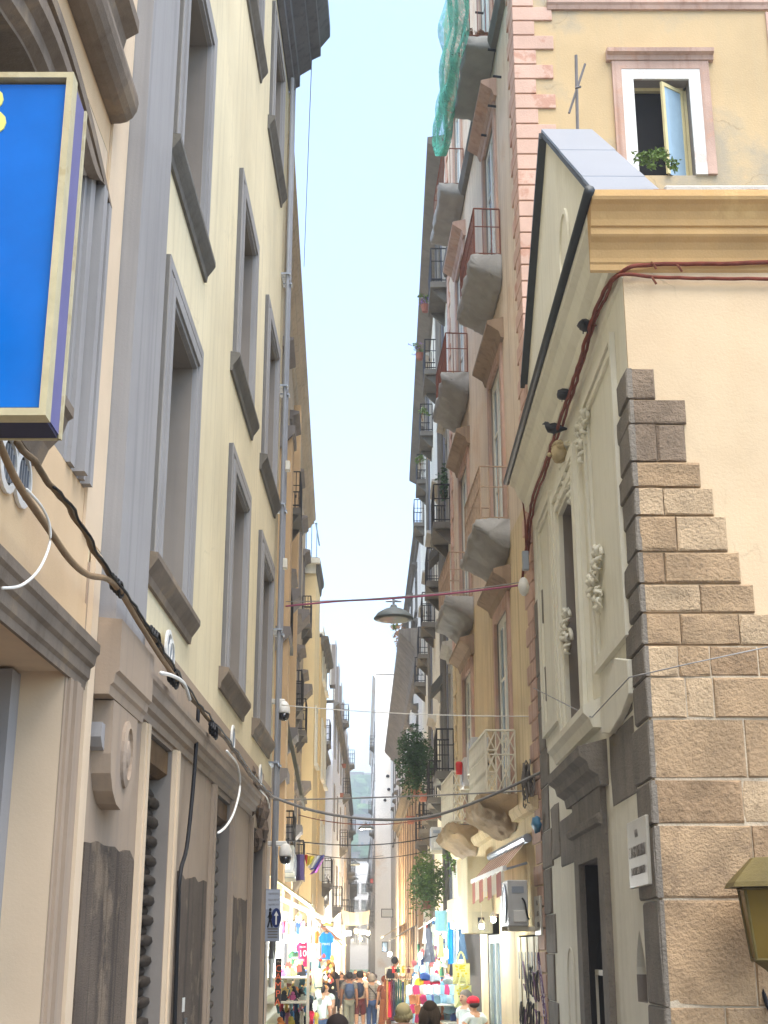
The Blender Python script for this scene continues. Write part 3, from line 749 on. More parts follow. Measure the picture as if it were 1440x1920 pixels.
m = MB(); m._a([FP.p(20.7, -.4, -.4), FP.p(32, -.4, -.4), V((3.6, 32, -.4)), V((3.6, 20.7, -.4))] + [FP.p(20.7, -.4, 27), FP.p(32, -.4, 27), V((3.6, 32, 27)), V((3.6, 20.7, 27))],
    [(0, 1, 2, 3), (4, 5, 6, 7), (0, 1, 5, 4), (1, 2, 6, 5), (2, 3, 7, 6), (3, 0, 4, 7)]); m.done('building_core', darkin, PK)
m = MB(); m.box(1.9, 10, 20.25, 33, 27, 27.3); m.done('roof', greyst, PK)
# banded corner: one L-shaped stone per course
cache = {}
for k in range(86):
    z = .2 + k * .302
    lg = k % 2
    e = rnd.uniform(-.02, .02)
    xr = 2.311 + (.66 if lg else .36) + e; sr = 20.3 + (.75 if not lg else .5) + e
    o = MB()
    q0 = FP.p(20.3, .03, 0); q1 = FP.p(sr, .03, 0); q2 = FP.p(sr, -.03, 0)
    pts = [(q0.x, 20.265), (xr, 20.265), (xr, 20.33), (2.36, 20.33), (q2.x, q2.y), (q1.x, q1.y)]
    for zz in (z + .012, z + .29):
        o.v += [V((x, y, zz)) for x, y in pts]
    o.f = [(i, (i + 1) % 6, 6 + (i + 1) % 6, 6 + i) for i in range(6)] + [(0, 1, 2, 3, 4, 5), (6, 7, 8, 9, 10, 11)]; o.mi = [0] * 8
    if z > 9.2 or True: o.done('quoin', quoinp if z > 7 else pinktrim, PK, bevel=.008)
for k in range(60):
    z = 4.8 + k * .36
    if z > 22.5: break
    m = MB(FP); lg = .55 if k % 2 else .35; m.box(32.1 - lg, 32.12, .001, .03, z + .01, z + .34); m.done('quoin', quoinp if z > 9 else ochre, PK, bevel=.006)
# front window with peeled surround and open leaf
a, b, c, d = wo
f = MB(FPF)
e1, e2 = .2, .36
f.box(a - e2, a - e1, .001, .06, c, d + e2).box(b + e1, b + e2, .001, .06, c, d + e2).box(a - e1, b + e1, .001, .06, d + e1, d + e2)
fw = f.done('window', pinktrim, PK)
f = MB(FPF); f.box(a - e1 - .005, a, .001, .05, c, d + e1).box(b, b + e1 + .005, .001, .05, c, d + e1).box(a, b, .001, .05, d, d + e1 + .004); f.done('peeled_surround', whitepl, fw)
f = MB(FPF); f.prof([(.0, d + .36), (.08, d + .37), (.1, d + .45), (.17, d + .48), (.18, d + .55), (.0, d + .58)], a - .45, b + .45); f.done('hood', pinktrim, fw)
f = MB(FPF); f.box(a, a + .04, -.3, -.22, c, d).box(b - .05, b, -.3, -.22, c, d).box(a, b, -.3, -.22, d - .06, d); f.done('frame', yelwood, fw)
lf = MB(); h0 = V((b - .06, 20.5, 0)); u = V((-.62, -.42, 0)).normalized(); v_ = V((u.y, -u.x, 0))
def slab(m, p, u, v_, u0, u1, t, z0, z1):
    m._a([p + u * q + v_ * r + V((0, 0, z)) for z in (z0, z1) for r in (0, t) for q in (u0, u1)],
        [(0, 1, 3, 2), (4, 6, 7, 5), (0, 4, 5, 1), (2, 3, 7, 6), (0, 2, 6, 4), (1, 5, 7, 3)])
slab(lf, h0, u, v_, 0, .06, .045, c, d - .08); slab(lf, h0, u, v_, .46, .52, .045, c, d - .08); slab(lf, h0, u, v_, .06, .46, .045, d - .15, d - .08)
lv = lf.done('casement', yelwood, fw)
g = MB(); slab(g, h0 + v_ * .015, u, v_, .06, .46, .01, c, d - .15); g.done('pane', paneb, lv)
m = MB(FPF); m.prof([(.0, 18.25), (.05, 18.25), (.07, 18.32), (.1, 18.36), (.1, 18.42), (0, 18.44)], 2.9, 10); m.done('string_course', pinktrim, PK)
m = MB(FPF); m.box(2.97, 10, .001, .02, 18.44, 19.3); m.done('frieze', mat('red_streaked_frieze', (222, 176, 128), .9, .12, 1, .1, 30, streak=.8, scol=(176, 110, 74)), PK)
m = MB(FPF); m.box(6.78, 7.2, .001, .04, 9, 18.2); m.done('pink_strip', quoinp, PK)
m = MB(FP); m.prof([(0, 19.1), (.1, 19.12), (.16, 19.3), (.16, 19.38), (0, 19.42)], 20.9, 32); m.done('string_course', greyst, PK)
m = MB(FP); m.prof([(0, 4.3), (.1, 4.32), (.16, 4.42), (.16, 4.48), (0, 4.52)], 20.4, 32); m.done('string_course', ochre, PK)
# iron wall ties
for x, y in ((905, 25), (935, 42), (930, 95), (940, 145), (918, 145), (930, 200), (917, 255)):
    s_, z = FP.px(x, y, 0); m = MB(); m.tube([FP.p(s_, -.02, z), FP.p(s_, .16, z + .02)], .025, 5); m.done('wall_tie', iron, PK)
def crumple(fr, par, s0, s1, d, z, drop, mt, name='tarp', amp=.05, sd=0, ns=36):
    prof = [(.0, z + .03), (d * .5, z + .04), (d + .03, z + .03), (d + .05, z - .1), (d + .03, z - .24), (d * .75, z - .24 - drop * .25), (d * .5, z - .24 - drop * .5), (d * .25, z - .24 - drop * .8), (.02, z - .24 - drop)]
    prof = [q for (a0, b0), (a1, b1) in zip(prof[:-1], prof[1:]) for q in [(a0 + (a1 - a0) * u / 4, b0 + (b1 - b0) * u / 4) for u in range(4)]] + [prof[-1]]
    m = MB(); k = len(prof)
    def dis(p, wgt):
        q = V((noise.noise(p * 2.6 + V((sd, 0, 0))), noise.noise(p * 2.6 + V((0, sd, 7))), noise.noise(p * 2.6 + V((3, 9, sd)))))
        q += .5 * V((noise.noise(p * 6.6), noise.noise(p * 6.6 + V((5, 5, 5))), noise.noise(p * 6.6 + V((9, 1, 4)))))
        q += .35 * V((noise.noise(p * 15), noise.noise(p * 15 + V((2, 5, 5))), noise.noise(p * 13 + V((9, 1, 7)))))
        return p + q * amp * wgt
    for i in range(ns + 1):
        t = i / ns; s_ = s0 + (s1 - s0) * t
        e = 1 - .25 * (abs(2 * t - 1) ** 6)
        for j, (n, zz) in enumerate(prof):
            m.v.append(dis(fr.p(s_, n, z + (zz - z) * (e if j > 12 else 1)), 1 if n > .05 else .5))
    for i in range(ns):
        for j in range(k - 1): m.f.append([i * k + j, i * k + j + 1, (i + 1) * k + j + 1, (i + 1) * k + j]); m.mi.append(0)
    for i in (0, ns):                                     # the ends: fan of folds
        c = sum((m.v[i * k + j] for j in range(k)), V()) / k; c = dis(c, 1.5); b = len(m.v); m.v.append(c)
        for j in range(k - 1): m.f.append([i * k + j, i * k + j + 1, b]); m.mi.append(0)
        m.f.append([i * k + k - 1, i * k, b]); m.mi.append(0)
    return m.done(name, mt, par, smooth=True)
def railing(fr, par, s0, s1, d, z, h, mt, gap=.12, r=.009, style='bars', mid=True):
    m = MB(); P = fr.p
    def run(p, q, nb):
        m.tube([p(h), q(h)], r * 1.8, 5); m.tube([p(.06), q(.06)], r * 1.4, 5)
        if mid: m.tube([p(h * .62), q(h * .62)], r * 1.2, 5)
        for i in range(nb + 1):
            t = i / nb
            A = p(0).lerp(q(0), t); B = p(h).lerp(q(h), t)
            m.tube([A, B], r * (1.5 if i in (0, nb) else 1), 5)
            if style == 'lattice' and i < nb:
                A2 = p(0).lerp(q(0), (i + 1) / nb); B2 = p(h).lerp(q(h), (i + 1) / nb)
                for u0 in (0, .33, .66):
                    m.tube([A.lerp(B, u0), A2.lerp(B2, u0 + .33)], r, 4); m.tube([A.lerp(B, u0 + .33), A2.lerp(B2, u0)], r, 4)
            if style == 'belly' and 0 < i < nb:
                for u0 in (.3, .34): m.ball(A.lerp(B, u0), r * 2.2, 6, 4)
    n1 = max(3, int((s1 - s0) / gap)); n2 = max(3, int(d / gap))
    run(lambda q: P(s0, 0.02, z + q), lambda q: P(s0, d, z + q), n2)
    run(lambda q: P(s0, d, z + q), lambda q: P(s1, d, z + q), n1)
    run(lambda q: P(s1, d, z + q), lambda q: P(s1, .02, z + q), n2)
    return m.done('railing', mt, par)
for ci, (a, b) in enumerate(COLS):
    for k, z in enumerate(FLR):
        zt = z + (3.3 if k < 3 else 3.1)
        f = MB(FP); e = .2
        f.box(a - e, a, .001, .05, z, zt + e).box(b, b + e, .001, .05, z, zt + e).box(a, b, .001, .05, zt, zt + e)
        wn = f.done('balcony_door', pinktrim, PK)
        f = MB(FP); h = zt + .42
        f.prof([(.0, h - .22), (.06, h - .2), (.1, h - .08), (.22, h), (.3, h + .05), (.3, h + .12), (0, h + .2)], a - .4, b + .4); f.done('hood', browntrim if k < 2 else pinktrim, wn)
        sash(FP, PK, a, b, z + .9 if False else z + .03, zt, -.03, whitewood, paneb, 2, fw=.15, par=wn)
        d_ = .52
        s = MB(FP); s.box(a - .42, b + .42, .0, d_, z - .16, z); bal = s.done('balcony', greyst, PK, bevel=.01)
        if k == 0: crumple(FP, bal, a - .46, b + .46, d_ + .04, z - .02, .34, tarpb, amp=.07, sd=ci * 3 + 1)
        elif k < 4: crumple(FP, bal, a - .46, b + .46, d_ + .03, z - .02, .38 if k < 3 else .12, tarp, amp=.06 if k < 3 else .04, sd=k * 5 + ci)
        if k == 0: railing(FP, bal, a - .4, b + .4, d_ - .02, z, 1.05, whiteiron, .17, .011, 'lattice')
        elif k == 1: railing(FP, bal, a - .4, b + .4, d_ - .02, z, 1.0, mat('rusty_white_iron%d' % ci, (176, 150, 124), .8, .3, 8, .1, 60), .16, .009)
        elif k == 2: railing(FP, bal, a - .4, b + .4, d_ - .02, z, 1.0, rust, .14, .009)
        else: railing(FP, bal, a - .4, b + .4, d_ - .02, z, 1.0, rust, .3, .008, mid=False)
m = MB(); s_, z = FP.px(880, 125, .3)
m.leaves(FP.p(23.0, .35, 19.55), (.25, .4, .25), 260, .13); m2 = m.done('dry_weed', leafdry, None); tag(m2, 'dry brown weeds growing on the highest wrapped balcony', 'plant')
# ================================================================ OTHER BUILDINGS OF THE STREET
def house(label, fr, s0, s1, z1, wm, floors, cols, name='house', wmat=None, gm=None, wh=1.9, trim=None, balc=(), shut=None, eave=None, depth=6, n=0, hood=True, rail=None, core=None, zb=-1.2, cat='building', bd=.45, open_shops=None, emat=None):
    """street house: wall with openings, glazed windows, surrounds, hoods, balconies, eaves"""
    root = thing(name, label, cat, fr.p((s0 + s1) / 2, 0, 0))
    ops = []
    for z, h, kind in floors:
        for (a, b) in cols: ops.append((a, b, z, z + h))
    ops += [(a, b, zb + .01, t) for a, b, t in (open_shops or [])]
    m = MB(fr); wall(m, s0, s1, zb, z1, ops, n, .3); m.done('wall', [wm, trim or reveal], root)
    m = MB(fr); m.box(s0, s1, -depth, n - .301, zb, z1 - .02); m.done('building_core', core or wm, root)
    e = eave or [(0, z1 - .3), (.1, z1 - .28), (.14, z1 - .12), (.28, z1 - .06), (.3, z1 + .05), (0, z1 + .08)]
    m = MB(fr); m.prof(e, s0 - .02, s1 + .02); m.done('eave', emat or greyst, root)
    m = MB(fr); m.box(s0, s1, -depth, .05, z1 + .085, z1 + .16); m.done('roof', emat or greyst, root)
    for fi, (z, h, kind) in enumerate(floors):
        for ci, (a, b) in enumerate(cols):
            f = MB(fr); k = .16
            f.box(a - k, a, n + .001, n + .05, z, z + h + k).box(b, b + k, n + .001, n + .05, z, z + h + k).box(a, b, n + .001, n + .05, z + h, z + h + k)
            w_ = f.done('window', trim or greytrim, root)
            sash(fr, root, a, b, z, z + h, n - .2, wmat or whitewood, gm or pane, 1, par=w_)
            if hood and kind != 'plain':
                f = MB(fr); q = z + h + .3; f.prof([(n, q), (n + .06, q), (n + .1, q + .1), (n + .26, q + .16), (n + .26, q + .22), (n, q + .26)], a - .3, b + .3); f.done('hood', trim or greytrim, w_)
            if shut and (fi + ci) % 2 == 0:
                for sg, x in ((-1, a), (1, b)):
                    f = MB(fr); f.box(min(x, x + sg * .42), max(x, x + sg * .42), n + .055, n + .09, z, z + h); f.done('shutter', shut, w_)
            if kind == 'balcony' and (not balc or (fi, ci) in balc):
                s = MB(fr); s.box(a - .35, b + .35, n, n + bd, z - .18, z - .02)
                for q in (a - .2, b + .1): s.prof([(n, z - .55), (n + .08, z - .5), (n + bd - .06, z - .19), (n, z - .19)], q, q + .1)
                bo = s.done('balcony', greyst, root)
                railing(fr, bo, a - .32, b + .32, n + bd - .03, z - .02, 1.0, rail or iron, .13, .011, 'belly' if (fi + ci) % 2 else 'bars')
            elif kind != 'balcony':
                s = MB(fr); s.box(a - .25, b + .25, n, n + .14, z - .12, z - .02); s.done('sill', trim or greyst, w_)
    return root
cols2 = [(32.9, 34.0), (38.6, 39.7), (43.8, 44.9), (48.8, 49.9), (54.2, 55.3)]
R2 = house('pale cream palazzo with grey strips and black iron balconies, next after the pink one', FR2, 32.12, 60, 23.3, cream2,
    [(6.4, 2.6, 'balcony'), (12.6, 2.6, 'balcony'), (19.3, 2.4, 'balcony')], cols2, 'palazzo', trim=mat('pale_grey_trim', (176, 172, 162), .9, .15, 1, .1, 30, streak=.3), depth=1.6,
    eave=[(0, 23.0), (.1, 23.02), (.46, 23.22), (.5, 23.25), (.5, 23.42), (0, 23.5)], open_shops=[(33, 38, 2.8), (39.5, 44, 2.8), (46, 51, 2.8)], core=darkin)
for s_ in (34.7, 36.1, 46.6):
    m = MB(FR2); m.box(s_, s_ + .45, .001, .05, 3.4, 22.9); m.done('grey_strip', mat('slate_strip%d' % int(s_), (112, 114, 122), .8, .15, 1, .1, 30, streak=.3), R2)
    m = MB(); m.tube([FR2.p(s_ + .8, .09, z) for z in (3, 9, 16, 22.9)], .055, 7); m.done('drain_pipe', greyst, R2, smooth=True)
for s_, z in ((36.8, 13.4), (36.6, 9.6), (42.0, 7.9)):           # small lean-to canopies
    m = MB(FR2); m.prof([(.06, z), (.1, z - .06), (.4, z - .42), (.4, z - .6), (.35, z - .6), (.06, z - .3)], s_, s_ + 1.1); m.done('canopy', mat('dark_canopy%.0f' % (s_ * 10), (84, 82, 76), .9, .2, 2, .2, 30), R2)
FR3 = Fr(2.68, -.0166, -1)
zE = at(747, 1180, 60).z
R3 = house('dilapidated brown palazzo with deep dark eave and peeling pilaster strips, right side in the distance', FR3, 60.02, 125, 21.0,
    mat('pale_weathered_stucco', (224, 218, 206), .92, .15, .3, .2, 20, streak=.5, scol=(150, 136, 116)),
    [(10.5, 2.4, 'win'), (14.6, 2.4, 'win'), (18.0, 1.8, 'win')], [(64 + 6 * i, 65.4 + 6 * i) for i in range(9)], 'palazzo', trim=greyst, depth=4)
m = MB(FR3); m.prof([(0, zE - 1.3), (.2, zE - 1.2), (.3, zE - .9), (.6, zE - .5), (.95, zE - .15), (1.0, zE), (0, zE + .1)], 60.0, 99); m.done('deep_eave', mat('rotten_eave', (122, 114, 104), .95, .3, 2, .5, 20, streak=.6), R3)
strip = mat('peeling_ochre_strip', (176, 146, 112), .95, .25, .8, .3, 20, streak=.6, scol=(104, 76, 52), patch=.4, pcol=(196, 170, 138), pscale=1.2)
for k in range(9):
    s_ = 60.3 + k * 3.6
    m = MB(FR3); m.box(s_, s_ + 1.3, .001, .22, .5, 9.4); m.done('pilaster_strip', strip, R3)
    m = MB(); m.tube([FR3.p(s_ + 1.9, .14, z) for z in (1.5, 4, 7, 9.6)], .11, 6); m.done('drain_pipe', mat('brown_pipe%d' % k, (96, 78, 62), .8, .2, 3, .1, 30), R3)
m = MB(FR3); m.prof([(0, 9.4), (.3, 9.5), (.35, 9.8), (.6, 10.0), (.6, 10.2), (0, 10.4)], 60.1, 92); m.done('ledge', mat('overgrown_ledge', (118, 106, 86), .95, .3, 2, .5, 20, streak=.5), R3)
# white side wall closing in on the right
FR4 = Fr(-.78 + .016 * 126, -.016, -1)
zW = at(720, 1265, 126).z
whites = mat('blotched_white_wall', (238, 234, 226), .92, .06, .3, .2, 10, patch=.5, pcol=(214, 182, 148), pscale=.16, pthr=.56, psharp=.08, speck=.08)
R4 = house('tall narrow white-walled house jutting into the street far down on the right', FR4, 126, 190, zW, whites,
    [(5 + 4.2 * i, 2.3, 'balcony') for i in range(5)], [(129 + 7 * i, 130.3 + 7 * i) for i in range(8)], depth=3, bd=.5, hood=False, balc=[(f, c) for f in range(5) for c in (1, 4) if (f + c) % 2], emat=whites)
for x, y in ((727, 1455), (729, 1480), (722, 1500)):
    q = at(x, y, 125.9); m = MB(); m.ball((q.x, 125.98, q.z), (.16, .05, .14), 8, 5, .4, x); m.done('hole', black, R4)
R5 = house('grey far house beyond the white wall on the right', Fr(-1.2 + .02 * 190, -.02, -1), 190.1, 290, 20, mat('far_grey', (196, 186, 172), .9, .15, .2, .1, 5),
    [(5 + 4.0 * i, 2.3, 'balcony') for i in range(3)], [(194 + 9 * i, 195.5 + 9 * i) for i in range(8)], depth=8, bd=.8)
# ---- left side
cL2 = [(29.6, 30.6), (34.2, 35.2), (38.8, 39.8), (43.4, 44.4), (47.4, 48.4)]
tanst = mat('pale_tan_stucco', (186, 170, 146), .92, .15, .6, .15, 30, streak=.4)
gtr = mat('mid_grey_trim', (136, 130, 126), .9, .2, 1, .1, 30, streak=.3)
L2 = house('grey-tan palazzo with orange strip and stone hoods, second on the left', FL2, 22.8, 50, 18.2,
    tanst, [(4.6, 2.2, 'balcony'), (9.0, 2.2, 'balcony'), (13.4, 2.2, 'balcony')], cL2, 'palazzo', trim=gtr, depth=6, bd=.34, balc=[(0, 1), (0, 3), (1, 0), (1, 2), (1, 3), (2, 1), (2, 4)],
    eave=[(0, 17.6), (.06, 17.65), (.1, 17.8), (.2, 17.86), (.22, 17.95), (.3, 18.0), (.32, 18.1), (.38, 18.16), (.38, 18.3), (0, 18.36)], open_shops=[(24, 29, 2.9), (30, 34.5, 2.9), (36, 40, 2.9)], core=darkin, emat=tanst)
orm = mat('orange_stucco', (206, 176, 136), .9, .12, .8, .1, 30, streak=.25, scol=(170, 126, 84))
m = MB(FL2); m.box(26.6, 27.5, .001, .4, 3.3, 12.6); m.done('corner_strip', orm, L2)
m = MB(FL2); m.box(36.6, 37.3, .001, .2, 3.3, 17.4); m.done('corner_strip', orm, L2)
for s_, z in ((27.0, 12.7), (27.0, 8.4), (27.0, 5.6), (32.4, 10.6), (32.2, 7.2), (41, 12.2), (45.8, 10.8), (46, 7.6), (37, 5.4)):
    m = MB(FL2); m.prof([(.0, z - .5), (.1, z - .46), (.42, z - .1), (.45, z - .1), (.45, z + .08), (0, z + .1)], s_ - .5, s_ + .55); m.done('bracketed_ledge', gtr, L2)
# sheet-metal canopy leaning from the wall
m = MB(FL2)
m.prof([(.05, 8.25), (.58, 5.85), (.62, 5.6), (.56, 5.6), (.02, 8.0)], 30.6, 34.0)
tag(m.done('canopy_sheet', mat('olive_sheet_metal', (94, 90, 74), .8, .2, 1, .1, 20, streak=.3), None), 'olive-grey sheet canopy leaning out below the stone hoods on the left', 'canopy')
yel = mat('warm_yellow_stucco', (230, 210, 164), .9, .08, .4, .08, 20, streak=.15, scol=(206, 170, 110))
yel2 = mat('deep_yellow_stucco', (222, 196, 144), .9, .08, .4, .08, 20, streak=.15, scol=(190, 156, 96))
zA = at(580, 1052, 50.2).z; zB = at(598, 1195, 54).z; zC = at(618, 1318, 70).z; zD = at(640, 1436, 95).z
FL3 = Fr(-2.6, 0, 1)
L3 = house('yellow house with white cornice and roof terrace rising above the left row', FL3, 50.2, 53.8, zA, yel, [(9, 2, 'win')], [(51.2, 52.1)], depth=5, trim=whitewood, hood=False,
    eave=[(0, zA - .5), (.05, zA - .45), (.07, zA - .2), (.14, zA - .1), (.16, zA + .06), (0, zA + .1)])
m = MB(); m.box(-7, -2.61, 50.1, 50.2, zA - .5, zA + .06).box(-7, -2.44, 49.9, 50.1, zA - .15, zA + .06); m.done('cornice_return', whitewood, L3)
m = MB()
for k in range(9): m.tube([(-4.2 + k * .2, 50.4, zA), (-4.2 + k * .2, 50.4, zA + 1.6)], .02, 4)
m.tube([(-4.3, 50.4, zA + 1.6), (-2.6, 50.4, zA + 1.6)], .03, 4); m.tube([(-2.65, 50.4, zA + 1.6), (-2.65, 53.5, zA + 1.6)], .03, 4); m.done('terrace_railing', mat('pale_blue_rail', (160, 190, 210), .6, .1, 3, 0), L3)
FL4 = Fr(-2.55, 0, 1)
L3b = house('deeper yellow house with balconies just past the yellow one on the left', FL4, 54, 60, zB, yel2, [(5, 2.2, 'balcony'), (9, 2.2, 'win'), (13, 2, 'win')], [(55.4, 56.4), (58, 59)], depth=5, bd=.4, trim=whitewood, hood=False, balc=[(0, 1), (2, 1)])
FL4b = Fr(-3.0, 0, 1)
L3c = house('grey house set back behind the yellow ones on the left', FL4b, 60.1, 69.9, zB - 3, mat('beige_grey_stucco', (200, 190, 172), .9, .15, .3, .1, 10, streak=.4), [(4.6, 2.2, 'balcony'), (8.4, 2.2, 'balcony'), (12, 2, 'balcony')], [(62, 63.1), (66, 67.1)], depth=5, bd=.4, trim=whitewood, hood=False, balc=[(0, 1), (2, 1)])
zC2 = zC
L4 = house('pale blue-white house on the left, midway to the hill', Fr(-2.62 + .004 * 70, -.004, 1), 70, 94.9, zC, mat('blue_white_stucco', (214, 220, 230), .9, .08, .3, .08, 10, streak=.2), [(4.5 + 3.8 * i, 2.2, 'balcony') for i in range(4)], [(72 + 6 * i, 73.2 + 6 * i) for i in range(4)], depth=6, bd=.5, hood=False, balc=[(0, 0), (0, 3), (1, 2), (2, 3), (3, 2)])
L5 = house('brown-grey house on the left, far down the street', Fr(-2.72 + .012 * 95, -.012, 1), 95, 129.9, zD, mat('brown_grey_stucco', (190, 174, 156), .9, .15, .3, .1, 10, streak=.4), [(4.5 + 3.8 * i, 2.2, 'balcony') for i in range(4)], [(97 + 7 * i, 98.4 + 7 * i) for i in range(4)], depth=6, bd=.6, hood=False, balc=[(0, 1), (0, 3), (1, 2), (1, 3), (2, 3), (3, 1)])
L6 = house('peach house beyond the brown-grey one on the left', Fr(-3.3 + .018 * 130, -.018, 1), 130, 165, at(648, 1520, 130).z, mat('far_peach', (226, 196, 154), .9, .12, .3, .1, 10), [(4.5 + 3.8 * i, 2.2, 'balcony') for i in range(2)], [(132 + 7 * i, 133.5 + 7 * i) for i in range(4)], depth=6, bd=.8, hood=False)
L7 = house('last grey house on the left before the street ends', Fr(-4.2 + .022 * 165, -.022, 1), 165.1, 290, 15, mat('far_beige', (206, 196, 180), .9, .12, .2, .1, 5), [(5, 2.2, 'balcony'), (9, 2.2, 'balcony')], [(168 + 10 * i, 169.6 + 10 * i) for i in range(11)], depth=10, bd=.8)
FE = FrY(300)
zF = at(660, 1612, 300).z
E1 = house('white apartment block closing the far end of the street', FE, -24, 6, zF, mat('far_white', (232, 228, 220), .9, .05, .1, 0), [(4 + 3.4 * i, 1.9, 'plain') for i in range(int((zF - 5) / 3.4))], [(-11.5 + 1.7 * i, -10.6 + 1.7 * i) for i in range(8)], 'apartment_block', depth=12, hood=False)
# ---- hill and fortress
hillm = mat('wooded_hill', (74, 108, 70), .95, .4, .03, 0, patch=.5, pcol=(104, 136, 84), pscale=.04, psharp=.2)
zTop = at(665, 1492, 800).z
m = MB(); nx, ny = 60, 36
def hz_(x, y):
    t = max(0, min(1, (y - 380) / 400)); b = -3.5 + (zTop + 2) * (t * t * (3 - 2 * t)) * (1 - .25 * min(1, abs(x + 16) / 700) ** 2)
    return b + 9 * t * (1 - t) * 4 * noise.noise(V((x * .012, y * .012, 3))) + 2.5 * noise.noise(V((x * .06, y * .06, 1))) * t
for j in range(ny + 1):
    for i in range(nx + 1):
        x = -616 + 1200 * i / nx; y = 370 + 630 * j / ny; m.v.append(V((x, y, hz_(x, y))))
for j in range(ny):
    for i in range(nx):
        a = j * (nx + 1) + i; m.f.append([a, a + 1, a + nx + 2, a + nx + 1]); m.mi.append(0)
tag(m.done('hill', hillm, None, smooth=True, loc=(0, 0, 0)), kind='structure')
m = MB()
for k in range(900):
    x = rnd.uniform(-90, 60); y = rnd.uniform(430, 770); r = rnd.uniform(3, 6.5)
    m.ball((x, y, hz_(x, y) + r * .4), (r, r, r * .8), 7, 5, .5, k)
o = m.done('hillside_wood', mat('hill_trees', (60, 98, 60), .95, .45, .08, 0, patch=.5, pcol=(112, 146, 84), pscale=.1), None, loc=(0, 0, 0)); tag(o, 'hazy green wood covering the hillside below the fortress', 'wood', kind='stuff')
CA = thing('fortress', 'pale hilltop fortress with a row of round openings under its top edge', 'castle', (-10, 800, zTop - 4))
cm = mat('pale_fort_stone', (150, 142, 128), .95, .1, .05, 0, streak=.2)
q = at(650, 1456, 800); x0 = q.x; zt = q.z
m = MB(); m.box(x0, 60, 800, 840, zTop - 12, zt); m.done('wall', cm, CA)
m = MB(); m.prof([(0, 0)] * 0 or [(0, 0), (1, 0), (1, 1), (0, 1)], 0, .01) if False else m.box(x0 - 4, 64, 796, 844, zTop - 14, zTop - 2); m.done('bastion', cm, CA)
for k in range(16):
    x = x0 + 2.2 + k * 3.6
    o = MB(); o.lathe((x, 799.6, zt - 2.3), [(1.1, 0), (1.1, .5)], 12, axis=(0, -1, 0)); o.done('round_opening', darkin, CA)
for k in range(8):
    x = x0 + 4 + k * 6; o = MB(); o.box(x, x + .8, 799.5, 799.9, zt - 7, zt - 5); o.done('slit', darkin, CA)
m = MB(); m.box(x0 + 10, x0 + 14, 806, 812, zt, zt + 3); m.done('turret', cm, CA)
for k, (x, y, Y, wd, ht) in enumerate(((652, 1520, 740, 16, 9), (690, 1505, 760, 20, 8), (675, 1585, 600, 14, 10), (700, 1595, 560, 12, 12), (650, 1600, 540, 9, 9), (705, 1560, 640, 14, 9))):
    q = at(x, y, Y); zb_ = hz_(q.x, Y)
    h = thing('hillside_house', ['small white house high under the fortress, left', 'long pale house high under the fortress, right', 'pale house midway up the wooded hill', 'tall pale house low on the hill at the right wall', 'small house low on the hill at the left roofs', 'pale house on the hill beside the right wall'][k], 'house', (q.x, Y, zb_), 'houses on the hill')
    m = MB(); m.box(q.x - wd / 2, q.x + wd / 2, Y, Y + 8, zb_ - 6, zb_ + ht); m.done('wall', cm, h)
    m = MB(); m.box(q.x - wd / 2 - .5, q.x + wd / 2 + .5, Y - .5, Y + 8.5, zb_ + ht, zb_ + ht + .7); m.done('roof', greyst, h)
    for i in range(int(wd / 3)):
        for j in (2.5, 6): 
            o = MB(); xx = q.x - wd / 2 + 1 + i * 3; o.box(xx, xx + 1.1, Y - .15, Y - .02, zb_ + j, zb_ + j + 1.8); o.done('window', pane, h)
# ================================================================ WIRES, LAMPS, FITTINGS
def cable(pts, r, mt, label, name='cable', seg=6, cat='cable'):
    m = MB(); m.tube(pts, r, seg); return tag(m.done(name, mt, None, smooth=True), label, cat)
def pathL(pts, n): return smooth_path([FL.p(*((lambda q: (q[0], nn, q[1]))(FL.px(x, y, nn)))) for (x, y), nn in zip(pts, n if isinstance(n, list) else [n] * len(pts))], 5)
def wig(pts, a):
    return [p + V((noise.noise(p * 5) * a, 0, noise.noise(p * 5 + V((9, 3, 1))) * a)) for p in pts]
P_ = [(32, 826), (70, 875), (100, 915), (135, 960), (165, 1010), (195, 1060), (215, 1090), (250, 1140), (285, 1190), (312, 1235), (345, 1285), (375, 1330), (405, 1365), (430, 1395), (460, 1440), (485, 1472), (512, 1497)]
NB = [.22 if x < 140 else .25 if x < 330 else .2 for x, y in P_]
cable(wig(pathL(P_, NB), .02), .019, cablem, 'thick dusty cable bundle running down the cream palazzo from the blue sign', seg=7)
cable(wig(pathL([(x + 3, y - 4) for x, y in P_[2:]], [q + .03 for q in NB[2:]]), .025), .009, black, 'thin dark wire twisted round the dusty cable bundle')
cable(pathL([(-10, 810), (20, 880), (45, 925), (90, 990), (130, 1048), (165, 1078), (213, 1094), (262, 1170), (300, 1230), (335, 1280)], .25), .02, mat('tan_conduit', (140, 116, 86), .7, .2, 6, .1, 50), 'smooth tan conduit curving below the blue sign', seg=8)
cable(pathL([(50, 918), (78, 950), (93, 985), (92, 1025), (72, 1070), (40, 1098), (5, 1103)], .3), .008, pvc, 'thin white tube looping over the brown portal moulding')
cable(pathL([(302, 1262), (325, 1268), (345, 1282), (356, 1312)], .3), .016, pvc, 'short bent white tube by the paired wall vents', seg=8)
cable(pathL([(425, 1408), (445, 1435), (450, 1475), (440, 1520), (425, 1548), (409, 1562)], .3), .013, pvc, 'long curved white tube hanging by the second doorway', seg=8)
cable(pathL([(488, 1482), (500, 1495), (505, 1515)], .2), .012, pvc, 'stub of white tube at the crumbling lintel')
cable(pathL([(372, 1325), (368, 1400), (360, 1500), (350, 1590), (338, 1640), (333, 1750), (326, 1960)], .12), .02, black, 'black cable hanging down the stained panel', seg=7)
